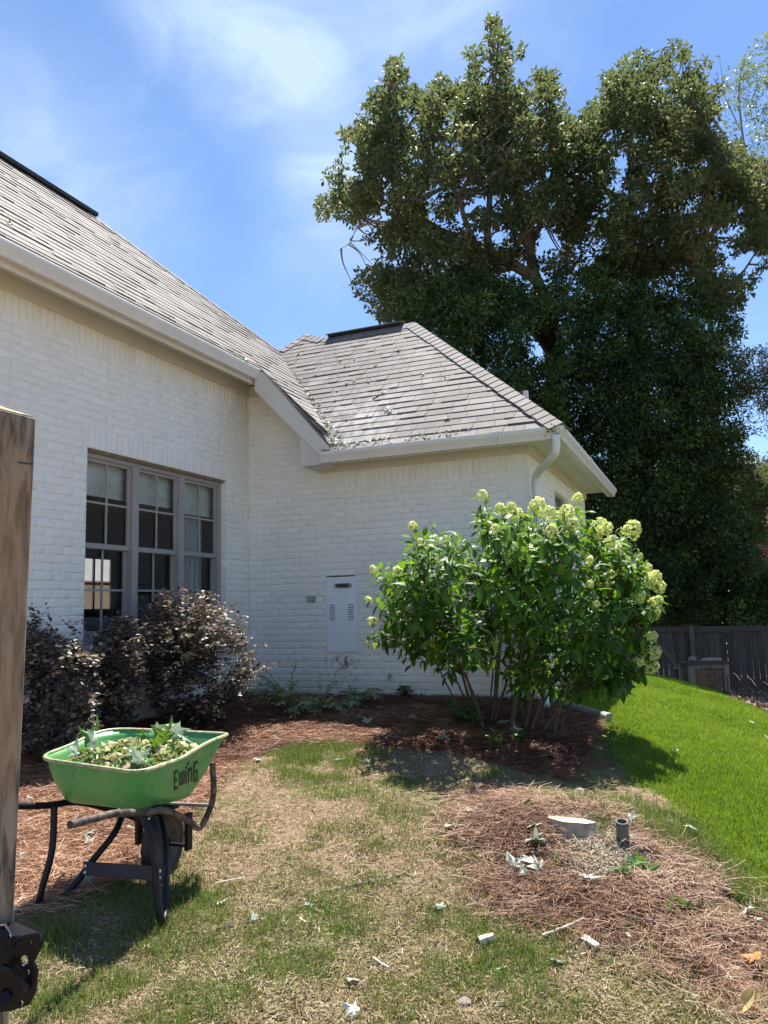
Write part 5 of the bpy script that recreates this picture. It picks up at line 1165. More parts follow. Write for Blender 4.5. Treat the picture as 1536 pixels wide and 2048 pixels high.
dark_shrub([(195, 1265), (235, 1228), (280, 1238), (310, 1260), (300, 1330), (290, 1400), (262, 1460), (200, 1470), (170, 1440), (185, 1330)], (225, 1482), 440, .5, 'smaller dark purple leaved shrub in the middle, below the left window pane', pokes=[(215, 1232), (240, 1222), (190, 1255), (180, 1262)])
dark_shrub([(275, 1235), (290, 1195), (340, 1176), (400, 1182), (440, 1198), (475, 1220), (500, 1250), (520, 1285), (530, 1320), (515, 1350), (500, 1380), (480, 1410), (440, 1440), (330, 1450), (290, 1400), (285, 1320)], (385, 1455), 860, .75, 'biggest dark purple leaved shrub, right of the window in the wall corner', pokes=[(275, 1182), (365, 1166), (360, 1180), (437, 1180), (540, 1320), (548, 1330), (530, 1290), (500, 1235), (475, 1205), (560, 1325)])
# ---- low leafy plants and seedlings
m_sage = leafmat('sage green leaf', [(0, (.14, .21, .09)), (.6, (.30, .37, .19)), (1, (.50, .56, .38))], .45, .25, (.3, .45, .1), .5)
m_olive = leafmat('seedling leaf', [(0, (.03, .08, .03)), (1, (.08, .16, .05))], .5, .25, (.2, .4, .05), .4)
def low_plant(basepx, tips, mat, label, cat, sz=.062, w=.27, name='low_plant', group=None, step=.028):
    b_ = ground(*basepx); E = empty(name, b_, label, cat, group); b0_ = np.array(E.location); D = float(b_ @ CF); P, Dd = [], []; st = MB()
    for (x, y, dd) in tips:
        T_ = atd((x, y), D + dd)[0]; T_[1] = min(T_[1], YB - .03); T_[2] = max(T_[2], float(gz(T_[0], T_[1])) + .02); mid = (b0_ + T_) / 2 + np.array([0, 0, .28 * np.linalg.norm(T_ - b0_) * .6]); pts = bez([b0_ + rng.normal(0, .02, 3) * np.array([1, 1, 0]), mid, T_], 8); st.tube([p - b0_ for p in pts], list(np.linspace(.004, .0015, len(pts))), 4, cap=False)
        pts = np.array(pts); seg = np.linalg.norm(np.diff(pts, axis=0), axis=1); cum = np.concatenate([[0], np.cumsum(seg)]); s = cum[-1] * .12; k = 0
        while s < cum[-1]:
            i = np.searchsorted(cum, s) - 1; i = max(0, min(i, len(pts) - 2)); p = pts[i] + (pts[i + 1] - pts[i]) * (s - cum[i]) / seg[i]; d_ = (pts[i + 1] - pts[i]) / seg[i]; sd = np.cross(d_, (0, 0, 1.)); sd /= np.linalg.norm(sd) + 1e-6
            for s_ in (1, -1): P.append(p); Dd.append(sd * s_ * .9 + d_ * .8 + rng.normal(0, .3, 3))
            s += step
        P.append(T_); Dd.append(d_)
    st.build('stem', m_stem, E, smooth=True); P, Dd = np.array(P), np.array(Dd); S, F = leaf_shape(4, w, .1, .15); R_ = frames(Dd, np.array([0, 0, 1.]) + rng.normal(0, .5, P.shape))
    V, F2 = place_all(S, F, P - b0_, R_, rng.uniform(.7, 1.2, len(P)) * sz); obj('foliage', mk_mesh('foliage', V, F2, mat, tint=np.repeat(np.clip(rng.normal(.55, .25, len(P)), 0, 1), len(S))), E, kind='stuff')
def fan(cx, cy, rx, ry, n): return [(cx + rng.uniform(-rx, rx), cy + rng.uniform(-ry, ry), rng.uniform(-.35, .25)) for _ in range(n)]
low_plant((575, 1420), fan(555, 1385, 55, 26, 22) + [(512, 1345, 0), (590, 1332, .1), (540, 1350, 0)], m_sage, 'low sprawling sage green plant at the wall corner, beside the big purple shrub', 'plant', group='low green plants at the wall foot')
low_plant((640, 1425), fan(630, 1410, 70, 28, 30) + [(665, 1362, .1), (672, 1365, .1), (640, 1360, 0)], m_sage, 'low sprawling sage green plant straight below the outlet box', 'plant', group='low green plants at the wall foot')
low_plant((715, 1405), fan(720, 1395, 50, 18, 20) + [(700, 1375, 0), (775, 1415, -.2), (690, 1440, -.4), (705, 1465, -.6)], m_sage, 'low sprawling sage green plant below and right of the access panel', 'plant', group='low green plants at the wall foot')
low_plant((808, 1392), fan(808, 1378, 16, 7, 7), m_olive, 'small dark green weed at the wall foot below the hose tap', 'weed', .06, .5)
low_plant((925, 1445), fan(928, 1422, 30, 20, 14), m_olive, 'dark green lobed seedling at the left edge of the flowering bush', 'seedling', .08, .6, step=.05)
low_plant((1035, 1480), fan(1035, 1470, 16, 9, 6), m_olive, 'tiny seedling right under the stems of the flowering bush', 'seedling', .06, .5, step=.04)
low_plant((1000, 1500), fan(985, 1475, 16, 9, 5), m_hl, 'small green sprout on the straw left of the bush stems', 'sprout', .05, .5, step=.04)
low_plant((1252, 1885 - 130), fan(1250, 1746, 8, 4, 4), m_olive, 'small green leafy sprig poking through the straw heap', 'sprig', .035, .5, step=.04)
# ================================================================ SMALL THINGS
# stump
s0 = ground(1138, 1652); m_bk = simple('stump bark', (.20, .16, .12), (.36, .31, .25), 25, .9, .6, coord='World')
m_cut, nt, b = mat_base('fresh cut wood'); tcx = nt.nodes.new('ShaderNodeTexCoord'); wv = nt.nodes.new('ShaderNodeTexWave'); wv.wave_type = 'RINGS'; wv.rings_direction = 'Z'; wv.inputs['Scale'].default_value = 9; wv.inputs['Distortion'].default_value = 3
nt.links.new(tcx.outputs['Object'], wv.inputs['Vector']); nt.links.new(mixc_(nt, noise(nt, 30), ramp(nt, [(.2, (.46, .38, .26)), (.8, (.58, .51, .38))], wv.outputs['Fac']), (.62, .57, .46)), b.inputs['Base Color']); b.inputs['Roughness'].default_value = .85; bump(nt, b, noise(nt, 60), .5)
ST = empty('tree_stump', s0, 'low freshly cut tree stump with a pale slanted top in the straw heap', 'stump'); sb = np.array(ST.location)
n = 28; V = []; r_out = [.125 * (1 + .10 * math.sin(3 * a_ + 1) + .06 * math.sin(7 * a_)) for a_ in np.linspace(0, 2 * np.pi, n, endpoint=False)]
tilt = lambda x, y: .036 - .17 * x * .5 - .10 * y
for lv, (sc, dz) in enumerate([(1.25, None), (1.04, .5), (1.0, 1)]):
    for i in range(n):
        a_ = 2 * math.pi * i / n; x, y = r_out[i] * sc * math.cos(a_), r_out[i] * sc * .8 * math.sin(a_); z = -.04 if dz is None else (-.02 * (1 - dz) + tilt(x, y) * dz); V.append((x, y, z))
F = [(l * n + i, l * n + (i + 1) % n, (l + 1) * n + (i + 1) % n, (l + 1) * n + i) for l in (0, 1) for i in range(n)]
MB().add(V, F).build('bark', m_bk, ST, smooth=True)
V2 = [V[2 * n + i] for i in range(n)] + [(0, 0, tilt(0, 0) + .003)]; MB().add([(v_[0] * .985, v_[1] * .985, v_[2] + .002) for v_ in V2], [(i, (i + 1) % n, n) for i in range(n)]).build('cut_face', m_cut, ST)
mbs = MB()
for k in range(12): a_ = rng.uniform(.9, 2.4); x, y = .15 * math.cos(a_), .12 * math.sin(a_); mbs.add([(x - .006, y, tilt(x, y)), (x + .006, y, tilt(x, y)), (x + rng.normal(0, .01), y + .005, tilt(x, y) + rng.uniform(.015, .045))], [(0, 1, 2)])
mbs.build('splinters', m_cut, ST, kind='stuff')
# cut pipe
p0 = ground(1246, 1682); CP = empty('cut_pipe', p0, 'short upright grey pipe stub right of the stump', 'pipe'); m_pg = simple('grey pipe plastic', (.09, .085, .075), (.14, .13, .12), 12, .6, .1)
n = 20; V = []; 
for r_ in (.032, .026):
    for zl in (0, 1):
        for i in range(n): a_ = 2 * math.pi * i / n; x, y = r_ * math.cos(a_), r_ * math.sin(a_); V.append((x, y, -.05 if zl == 0 else (.100 + .22 * y - .08 * x)))
F = [(i, (i + 1) % n, n + (i + 1) % n, n + i) for i in range(n)] + [(2 * n + i, 3 * n + i, 3 * n + (i + 1) % n, 2 * n + (i + 1) % n) for i in range(n)] + [(n + i, n + (i + 1) % n, 3 * n + (i + 1) % n, 3 * n + i) for i in range(n)]
MB().add(V, F).build('tube', m_pg, CP, smooth=True); MB().tube([(0, 0, .075), (0, 0, .083)], .0345, 16).build('collar', m_pg, CP)
# wood offcuts, sticks
m_off = simple('pale wood chunk', (.62, .55, .42), (.76, .70, .58), 20, .85, .3)
def chunk(px_, py_, L, w, rot, label):
    p = ground(px_, py_); mb = MB(); mb.prism([(-L / 2, -w * .5), (L * .42, -w * .35), (L / 2, w * .3), (-L * .45, w * .5)], 2, 0, w * .5)
    o = mb.build('wood_chunk', m_off, None, bevel=.002); o.location = (p[0], p[1], p[2] + .008); o.rotation_euler = (rng.normal(0, .15), rng.normal(0, .15), rot); o['label'] = label; o['category'] = 'wood chunk'
chunk(975, 1886, .07, .045, .5, 'square pale wood chip on the turf, left of two others in front of the heap'); chunk(1182, 1892, .10, .035, -.7, 'long pale wood chip in front of the straw heap'); chunk(1257, 1877, .055, .022, -1.2, 'thin pale wood splinter just below the straw heap'); chunk(1507, 1845, .09, .03, -.6, 'pale wood splinter in the grass at the right edge')
def stick(pxs, r, label, mat=m_bark, dz=.01, name='stick', cat='stick'):
    pts = [ground(*p) + np.array([0, 0, dz]) for p in pxs]; c_ = pts[0].copy(); pts = bez(pts, 6); o = MB().tube([p - c_ for p in pts], [r * (1 + .25 * math.sin(i * 2.1)) for i in range(len(pts))], 7).build(name, mat, None, smooth=True); o.location = tuple(c_); o['label'] = label; o['category'] = cat
m_root = simple('weathered root', (.13, .09, .07), (.30, .23, .18), 30, .9, .6, coord='World')
stick([(628, 1792), (645, 1786), (690, 1776), (735, 1766), (775, 1760), (812, 1748)], .011, 'surface root snaking across the bare turf in the foreground', m_root, .002, 'surface_root', 'root')
stick([(480, 1661), (530, 1663), (600, 1668), (700, 1666), (770, 1662)], .006, 'thin buried root line across the turf right of the wheelbarrow', m_root, .001, 'surface_root', 'root')
stick([(433, 1864), (448, 1860), (466, 1856)], .009, 'short dark stick on the turf right of the barrow leg'); stick([(600, 1842), (612, 1850)], .006, 'tiny tan stick left of the surface root', m_off)
stick([(1085, 1885), (1130, 1868), (1170, 1850)], .005, 'straight tan twig in front of the straw heap', m_off, .03); stick([(1225, 1842), (1290, 1858), (1340, 1862)], .004, 'thin reddish twig across the lower straw heap', m_root, .04)
stick([(746, 1925), (765, 1938), (778, 1945)], .004, 'thin pale twig on the turf near the bottom centre', m_off, .02); stick([(400, 2048), (425, 2036)], .006, 'dark stick at the bottom edge left of centre')
stick([(430, 1775), (460, 1768), (490, 1764)], .003, 'fine straw coloured twig beside the wheel shadow', m_off, .02)
p = ground(843, 1398); o = MB().tube([(0, 0, -.03), (0, 0, .06)], .012, 8).build('stake', m_black, None, smooth=True); o.location = tuple(p); o['label'] = 'small black peg standing in the mulch below the hose tap'; o['category'] = 'peg'
for (x, y, s, lab) in [(772, 1482, .05, 'flat grey stone at the front edge of the mulch bed'), (1158, 1583, .035, 'dark clod on the soil behind the stump'), (928, 2008, .03, 'round brown nut at the bottom centre')]:
    p = ground(x, y); V = []; n = 10
    import bmesh as _b
    bm = _b.new(); _b.ops.create_icosphere(bm, subdivisions=2, radius=s)
    for v_ in bm.verts: v_.co.z *= .5; v_.co *= 1 + .12 * math.sin(v_.co.x * 90 + v_.co.y * 60)
    me = bpy.data.meshes.new('stone'); bm.to_mesh(me); bm.free(); me.materials.append(simple('stone ' + str(x), (.16, .13, .11), (.30, .25, .21), 30, .9, .4)); o = obj('stone', me); o.location = (p[0], p[1], p[2] + .006); o['label'] = lab; o['category'] = 'stone'
# downspout drain extension
a_, b_ = ground(1106, 1412), ground(1217, 1446); a_[2] += .03; b_[2] += .04
dd = MB(); dirv = (b_ - a_); Ld = np.linalg.norm(dirv); pts = [a_ + dirv * t for t in np.linspace(0, 1, 60)]; DR = empty('drain_extension', a_, 'grey ribbed drain extension lying along the lawn edge behind the bush', 'drain pipe'); d0 = np.array(DR.location)
m_dr = simple('weathered grey plastic', (.12, .12, .115), (.26, .26, .25), 12, .5, .2, coord='World')
dd.tube([p - d0 for p in pts], [.048 + .004 * (i % 2) for i in range(60)], 12).build('pipe', m_dr, DR, smooth=True)
dd2 = MB(); off_ = np.array([.07, .08, .0]); dd2.tube([a_ + off_ - d0 + dirv * t for t in (0, .45, .9)], .03, 10).build('pipe', m_dr, DR, smooth=True)
# ================================================================ GATE POST
m_post, nt, b = mat_base('weathered pine post'); g1 = noise(nt, 1.0, detail=6, rough=.6, coord='Object', stretch=(95, 95, 2.6), dist=.5); g2 = noise(nt, 1.0, detail=4, coord='Object', stretch=(9, 9, 1.2), dist=1.5)
c = ramp(nt, [(.40, (0.045, 0.039, 0.033)), (.48, (0.143, 0.120, 0.093)), (.60, (0.255, 0.217, 0.165))], g1); c = mixc_(nt, mrange(nt, g2, .48, .62, 0, .5), c, (0.330, 0.210, 0.128)); c = mixc_(nt, mrange(nt, g2, .42, .3, 0, .7), c, (0.143, 0.128, 0.128))
nt.links.new(c, b.inputs['Base Color']); b.inputs['Roughness'].default_value = .8; bump(nt, b, g1, .35, .002)
e_t, e_b = atdepth(72, 837, .9), atdepth(22, 1950, .9); Ud = (e_t - e_b) / np.linalg.norm(e_t - e_b)
vd_ = wray(60, 1400); vd_[2] = 0; vd_ /= np.linalg.norm(vd_); vd_ = np.array([vd_[0] * math.cos(.1) - vd_[1] * math.sin(.1), vd_[0] * math.sin(.1) + vd_[1] * math.cos(.1), 0]); rt = np.array([vd_[1], -vd_[0], 0]); rt = rt - Ud * (rt @ Ud); rt /= np.linalg.norm(rt); fd = np.cross(Ud, rt); fd = fd if fd @ CF > 0 else -fd
tbot = (e_t[2] + 1.66) / Ud[2]
PO = empty('gate_post', e_t - Ud * tbot, 'weathered square wooden gate post at the left edge, close to the camera', 'post'); po = np.array(PO.location)
Wp = .092; base = [np.array(v_) for v_ in (e_t - Ud * tbot, e_t - Ud * tbot - rt * Wp, e_t - Ud * tbot - rt * Wp + fd * Wp, e_t - Ud * tbot + fd * Wp)]
topv = [e_t, e_t - rt * Wp + Ud * .016, e_t - rt * Wp + fd * Wp + Ud * .034, e_t + fd * Wp + Ud * .010]
pm = MB(); pm.add([v_ - po for v_ in base] + [v_ - po for v_ in topv], [(3, 2, 1, 0), (4, 5, 6, 7)] + [(i, (i + 1) % 4, 4 + (i + 1) % 4, 4 + i) for i in range(4)]); tb = pm.build('timber', m_post, PO, bevel=.0035)
cap_c = [v_ - po + Ud * .0012 for v_ in topv]; cc_ = sum(cap_c) / 4; cap_c = [cc_ + (v_ - cc_) * .93 for v_ in cap_c]
m_end, nt, b = mat_base('end grain'); wv = nt.nodes.new('ShaderNodeTexWave'); wv.wave_type = 'RINGS'; wv.inputs['Scale'].default_value = 26; wv.inputs['Distortion'].default_value = 2; tcx = nt.nodes.new('ShaderNodeTexCoord'); nt.links.new(tcx.outputs['Object'], wv.inputs['Vector']); nt.links.new(ramp(nt, [(.2, (.30, .22, .12)), (.8, (.50, .42, .28))], wv.outputs['Fac']), b.inputs['Base Color']); b.inputs['Roughness'].default_value = .9
MB().add(cap_c + [v_ - Ud * .001 for v_ in cap_c], [(0, 1, 2, 3), (4, 7, 6, 5), (0, 4, 5, 1), (1, 5, 6, 2), (2, 6, 7, 3), (3, 7, 4, 0)]).build('end_grain', m_end, PO)
nt_p = e_t - po - rt * .0095 - Ud * .053 - fd * .0006; MB().add([nt_p + rt * a + Ud * c_ + fd * f_ for (a, c_, f_) in ((-.008, -.0008, 0), (.008, -.0016, 0), (.008, .0002, 0), (-.008, .0009, 0), (-.008, 0, .002), (.008, -.001, .002))], [(0, 1, 2, 3), (0, 4, 5, 1), (3, 2, 5, 4)]).build('saw_cut', m_black, PO)
# black latch bracket: a pierced plate (filled 2D curve with holes)
cd = bpy.data.curves.new('bracket', 'CURVE'); cd.dimensions = '2D'; cd.fill_mode = 'BOTH'; cd.extrude = .002; cd.bevel_depth = .0008
def pl2(px_, py_): return ((px_ - 20) / FOC * .875, -(py_ - 1925) / FOC * .875)
def spl(P):
    s = cd.splines.new('POLY'); s.points.add(len(P) - 1); s.use_cyclic_u = True
    for k, q in enumerate(P): s.points[k].co = (q[0], q[1], 0, 1)
spl([pl2(*q) for q in [(-45, 1850), (10, 1850), (28, 1884), (78, 1868), (86, 1886), (66, 1925), (75, 1942), (71, 1984), (60, 2006), (24, 2018), (-45, 2026)]])
for (x, y, a, b2) in [(62, 1884, 4, 7), (50, 1919, 10, 12), (58, 1942, 4.5, 7), (45, 2004, 5, 8)]:
    spl([pl2(x + a * math.cos(t), y + b2 * math.sin(t)) for t in np.linspace(0, 2 * np.pi, 14, endpoint=False)])
co = bpy.data.objects.new('tmpc', cd); COL.objects.link(co); dg = bpy.context.evaluated_depsgraph_get(); me = bpy.data.meshes.new_from_object(co.evaluated_get(dg)); bpy.data.objects.remove(co)
m_hw = simple('black powder coat', (.004, .004, .006), (.008, .008, .011), 18, .4, .08, spec=.22); me.materials.clear(); me.materials.append(m_hw)
BK = empty('latch_bracket', atdepth(20, 1925, .875), 'black steel latch bracket with oval holes bolted low on the gate post', 'bracket'); bk0 = np.array(BK.location)
fdn = CF; o = obj('plate', me, BK); Mx = mathutils.Matrix(((CR[0], CU[0], -CF[0], 0), (CR[1], CU[1], -CF[1], 0), (CR[2], CU[2], -CF[2], 0), (0, 0, 0, 1))); o.matrix_local = Mx
def bkp(px_, py_, d_): return atdepth(px_, py_, d_) - bk0
MB().add([bkp(-40, 1846, .90), bkp(28, 1842, .90), bkp(62, 1840, .895), bkp(80, 1866, .875), bkp(30, 1882, .872), bkp(-40, 1880, .872)] + [bkp(-40, 1846, .903), bkp(28, 1842, .903), bkp(62, 1840, .898), bkp(80, 1866, .878), bkp(30, 1882, .875), bkp(-40, 1880, .875)], [(0, 1, 2, 3, 4, 5), (11, 10, 9, 8, 7, 6)] + [(i, (i + 1) % 6, 6 + (i + 1) % 6, 6 + i) for i in range(6)]).build('flange', m_hw, BK)
MB().tube(bez([bkp(10, 1903, .872), bkp(24, 1897, .871), bkp(30, 1880, .871), bkp(55, 1872, .871), bkp(80, 1868, .873)], 4), .0022, 6).build('lip', m_hw, BK, smooth=True)
MB().tube(bez([bkp(8, 1935, .866), bkp(22, 1940, .862), bkp(40, 1962, .862), bkp(52, 1975, .868), bkp(40, 1985, .87)], 4), .004, 8).build('catch', m_hw, BK, smooth=True)
for (x, y) in ((6, 1870), (8, 1995)): MB().tube([bkp(x, y, .874), bkp(x, y, .866)], .007, 6).build('bolt', m_hw, BK)
# ================================================================ BACK FENCE
YF = 21.0
m_fence = simple('dark weathered fence board', (0.056, 0.048, 0.042), (0.120, 0.102, 0.083), 3, .9, .3, coord='World', stretch=(14, 14, .8), tintamt=.35)
zt = float(hit(1450, 1252, 1, YF)[2]); FE = empty('back_fence', (2, YF, zt - 1.8), 'tall dark board fence running across behind the lawn', 'fence'); f0 = np.array(FE.location)
pcs = [mk_mesh('picket', *(lambda m: (np.array(m.v), m.f))(MB().box((-.066, -.01, 0), (.066, .01, 1.62))), m_fence, tint=t_) for t_ in (.1, .3, .5, .7, .9)]
x = -4.5; k = 0
while x < 9:
    o = obj('picket', pcs[int(rng.integers(5))], FE); o.location = (x - 2, rng.normal(0, .003), .06 + rng.normal(0, .006)); o.rotation_euler = (0, rng.normal(0, .004), 0); x += .138; k += 1
xp = float(hit(1386, 1300, 1, YF)[0])
MB().box((-6.5, -.045, 1.66), (7, .03, 1.80)).build('top_rail', m_fence, FE, bevel=.004); MB().box((-6.5, -.04, .12), (7, -.012, .21)).build('bottom_rail', simple('paler rail', (.10, .08, .06), (.16, .13, .10), 5, .9, .2, coord='World', stretch=(1, 8, 8)), FE, bevel=.004)
m_fp = simple('fence post wood', (0.083, 0.068, 0.054), (0.165, 0.135, 0.105), 4, .9, .3, coord='World', stretch=(10, 10, 1))
for xx in (xp - 2.4, xp, xp + 2.4, xp + 4.8): MB().box((xx - 2 - .055, -.13, -.1), (xx - 2 + .055, -.046, 1.83)).build('post', m_fp, FE, bevel=.004)
aa, bb_ = hit(1318, 1290, 1, YF), hit(1372, 1352, 1, YF); aa = aa - f0; bb_ = bb_ - f0
MB().add([(aa[0] - .05, -.045, aa[2]), (aa[0] + .05, -.045, aa[2] + .05), (bb_[0] + .05, -.045, bb_[2] + .05), (bb_[0] - .05, -.045, bb_[2] - .03), (aa[0] - .05, -.012, aa[2]), (aa[0] + .05, -.012, aa[2] + .05), (bb_[0] + .05, -.012, bb_[2] + .05), (bb_[0] - .05, -.012, bb_[2] - .03)], [(0, 1, 2, 3), (7, 6, 5, 4), (0, 4, 5, 1), (1, 5, 6, 2), (2, 6, 7, 3), (3, 7, 4, 0)]).build('diagonal_brace', m_fp, FE)
# wooden stand with logs
q0 = ground(1420, 1378); dq = float(q0 @ CF)
BX = empty('wooden_stand', q0, 'weathered wooden stand with pale legs and a brown panel behind the wire edging', 'stand'); 
yaw = math.atan2(CF[0], CF[1]) * -1; BX.rotation_euler = (0, 0, yaw + .1); sc_b = dq / FOC
w_ = 72 * sc_b; h_ = 52 * sc_b; dpt = w_ * .55
m_pale = simple('pale weathered lumber', (.15, .125, .10), (.25, .215, .18), 8, .9, .2, coord='Object', stretch=(3, 3, .5)); m_bp = simple('brown plywood', (.12, .075, .045), (.19, .125, .08), 6, .85, .15); m_dk = simple('dark table board', (.03, .027, .024), (.06, .054, .048), 8, .9, .2)
for sx in (-1, 1):
    for yy in (0, dpt): MB().box((sx * w_ / 2 - .05, yy - .03, -.15), (sx * w_ / 2 + .05, yy + .03, h_ - .03)).build('leg', m_pale, BX, bevel=.004)
MB().box((-w_ / 2 + .05, .0, -.1), (w_ / 2 - .05, .02, h_ - .13)).build('panel', m_bp, BX); MB().box((-w_ / 2 + .05, -.02, h_ - .10), (w_ / 2 - .05, .02, h_ - .03)).build('rail', m_pale, BX)
MB().box((-w_ / 2 - .09, -.08, h_ - .03), (w_ / 2 + .12, dpt + .1, h_ + .0)).build('top', m_dk, BX, bevel=.003)
Rz = mathutils.Matrix.Rotation(yaw + .1, 3, 'Z')
for (x0_, x1_, r_, lab) in ((-.28, -.16, .05, 'small pale stone at the left end of the wooden stand'), (-.05, .32, .035, 'short log lying on top of the wooden stand')):
    p = np.array(Rz @ mathutils.Vector((0, .12, h_ + r_))) + q0; o = MB().tube(bez([(x0_, 0, 0), ((x0_ + x1_) / 2, .01, r_ * .2), (x1_, 0, 0)], 4), [r_ * v for v in np.linspace(.8, 1, 4)] + [r_] + [r_ * v for v in np.linspace(1, .7, 4)], 8).build('log' if x0_ > -.1 else 'stone', m_pale if x0_ < -.1 else m_bk, None, smooth=True); o.location = tuple(p); o.rotation_euler = (0, 0, yaw + .1); o['label'] = lab; o['category'] = 'log' if x0_ > -.1 else 'stone'
# wire edging panels
m_wire = simple('rusty black wire', (.03, .02, .016), (.07, .045, .03), 30, .7, .1)
A_ = ground(1338, 1353)[:2]; B_ = ground(1400, 1373)[:2]; C_ = ground(1560, 1440)[:2]
route = [A_, B_, C_, C_ + (C_ - B_) * .6]; 
def along(s):
    for i in range(len(route) - 1):
        L = np.linalg.norm(route[i + 1] - route[i])
        if s <= L: return route[i] + (route[i + 1] - route[i]) * s / L
        s -= L
    return route[-1]
tot = sum(np.linalg.norm(route[i + 1] - route[i]) for i in range(3)); npan = int(tot / .62)
for k in range(npan):
    a, b2 = along(k * tot / npan), along((k + .97) * tot / npan); dv = b2 - a; L = np.linalg.norm(dv); dv /= L; nrm_ = np.array([dv[1], -dv[0]]); nrm_ = nrm_ if nrm_[1] > 0 else -nrm_; a = a + nrm_ * .12
    z0 = float(gz(*a)); z1 = float(gz(*(a + dv * L))); E = empty('wire_edging', (a[0], a[1], z0), 'low black wire hoop edging panel along the edge of the lawn', 'garden edging', 'wire edging panels along the lawn'); 
    def q(u, h): return (dv[0] * u * L, dv[1] * u * L, (z1 - z0) * u + h)
    MB().tube(bez([q(0, -.05), q(0, .26), q(.12, .34), q(.5, .40), q(.88, .34), q(1, .26), q(1, -.05)], 5), .0055, 5).build('hoop', m_wire, E)
    for zz in (.06, .24): MB().tube([q(0, zz), q(1, zz)], .004, 5).build('crossbar', m_wire, E)
    for u in (.2, .4, .6, .8): MB().tube([q(u, -.04), q(u, .33 if u in (.4, .6) else .28)], .004, 5).build('upright', m_wire, E)
# ================================================================ FAR HOUSE
m_fb, nt, b = mat_base('red brown brick'); br = nt.nodes.new('ShaderNodeTexBrick'); tcx = nt.nodes.new('ShaderNodeTexCoord'); mp = nt.nodes.new('ShaderNodeMapping'); mp.inputs['Rotation'].default_value = (math.pi / 2, 0, 0); nt.links.new(tcx.outputs['Object'], mp.inputs[0]); nt.links.new(mp.outputs[0], br.inputs['Vector'])
for k_, v_ in (('Color1', (.12, .05, .035, 1)), ('Color2', (.20, .09, .06, 1)), ('Mortar', (.35, .32, .28, 1))): br.inputs[k_].default_value = v_
br.inputs['Scale'].default_value = 1; br.inputs['Brick Width'].default_value = .22; br.inputs['Row Height'].default_value = .075; br.inputs['Mortar Size'].default_value = .006; nt.links.new(br.outputs[0], b.inputs['Base Color']); b.inputs['Roughness'].default_value = .9
hl = atdepth(1504, 1100, 31.); zg = float(gz(3, 20)) - .2; FH = empty('brick_house', (hl[0], hl[1], zg), 'red brown brick house half hidden by trees beyond the fence at the right edge', 'house'); fh = np.array(FH.location); ez = float(atdepth(1510, 1055, 31.)[2]) - zg
MB().box((0, 0, 0), (9, 7, ez)).build('wall', m_fb, FH); MB().add([(-.5, -.5, ez), (9.5, -.5, ez), (9.5, 7.5, ez), (-.5, 7.5, ez), (2.5, 3.5, ez + 2.3), (7, 3.5, ez + 2.3)], [(0, 1, 5, 4), (1, 2, 5), (2, 3, 4, 5), (3, 0, 4), (3, 2, 1, 0)]).build('roof', simple('far shingle roof', (.16, .12, .10), (.26, .21, .18), 6, .9, .2, coord='World'), FH)
MB().box((-.52, -.56, ez - .02), (9.52, -.5, ez + .13)).box((-.56, -.5, ez - .02), (-.5, 7.5, ez + .13)).build('gutter', m_gut, FH)
wq = MB().box((2.0, -.03, .9), (3.1, .0, 2.3)).build('window', m_trim, FH); MB().box((2.06, -.04, .96), (3.04, -.031, 2.24)).build('pane', m_black, wq)
# the neighbour's house seen right through the room
NB = empty('neighbour_house', (-24, 19, -1.8), 'cream house with a grey roof glimpsed through the lower left panes of the big window', 'house')
MB().box((-6, -4, 0), (0, 12, 3.1)).build('wall', simple('cream siding', (.50, .44, .30), (.58, .52, .38), 4, .8, .05), NB)
MB().add([(.5, -4.5, 3.1), (.5, 12.5, 3.1), (-6.5, 12.5, 3.1), (-6.5, -4.5, 3.1), (-3, 0, 5.6), (-3, 8, 5.6)], [(0, 1, 5, 4), (1, 2, 5), (2, 3, 4, 5), (3, 0, 4), (3, 2, 1, 0)]).build('roof', m_shin, NB)
for yy in (1, 4.5, 8): MB().box((0, yy, 1.1), (.03, yy + 1.1, 2.5)).build('window', m_black, NB)
# ================================================================ TREES
def crown_mesh(name, parent, p0, clumps, per, leafsz, mat, flat=.75, aspect=.5, tintc=(.45, .16), updir=.55, seed=1, lab=None):
    """clumps: array (n,4) x y z r"""
    r = np.random.default_rng(seed); n = len(clumps); cnt = np.maximum(6, (per * (clumps[:, 3] / clumps[:, 3].mean()) ** 2)).astype(int); idx = np.repeat(np.arange(n), cnt); N_ = len(idx)
    d_ = r.normal(0, 1, (N_, 3)); d_ /= np.linalg.norm(d_, axis=1, keepdims=True); rad = r.uniform(.25, 1, N_) ** .6
    P = clumps[idx, :3] + d_ * (rad * clumps[idx, 3])[:, None] * np.array([1, 1, flat])
    ct = r.normal(tintc[0], tintc[1], n); ti = np.clip(ct[idx] + r.normal(0, .13, N_), 0, 1)
    dirv = d_ * .6 + r.normal(0, .6, (N_, 3)) + np.array([0, 0, -.15]); up = np.array([0, 0, updir]) + r.normal(0, .55, (N_, 3)); R_ = frames(dirv, up); s = r.uniform(.7, 1.3, N_) * leafsz
    S = np.array([(0, 0, 0), (.45, -aspect / 2, .07), (1, 0, -.08), (.45, aspect / 2, .07)]); F = np.array([(0, 1, 2, 3)])
    V, F2 = place_all(S, F, P - p0, R_, s); o = obj(name, mk_mesh(name, V, F2, mat, tint=np.repeat(ti, 4)), parent)
    if lab: o['label'] = lab
    return o
SKEL = {}
def limb(pts, r0, r1, mat, parent, p0, name='limb', n=8):
    pts = bez(pts, 5); SKEL.setdefault(parent.name, []).extend(pts[2:]); pts = [p - p0 for p in pts]; return MB().tube(pts, list(np.linspace(r0, r1, len(pts))), n, cap=False).build(name, mat, parent, smooth=True)
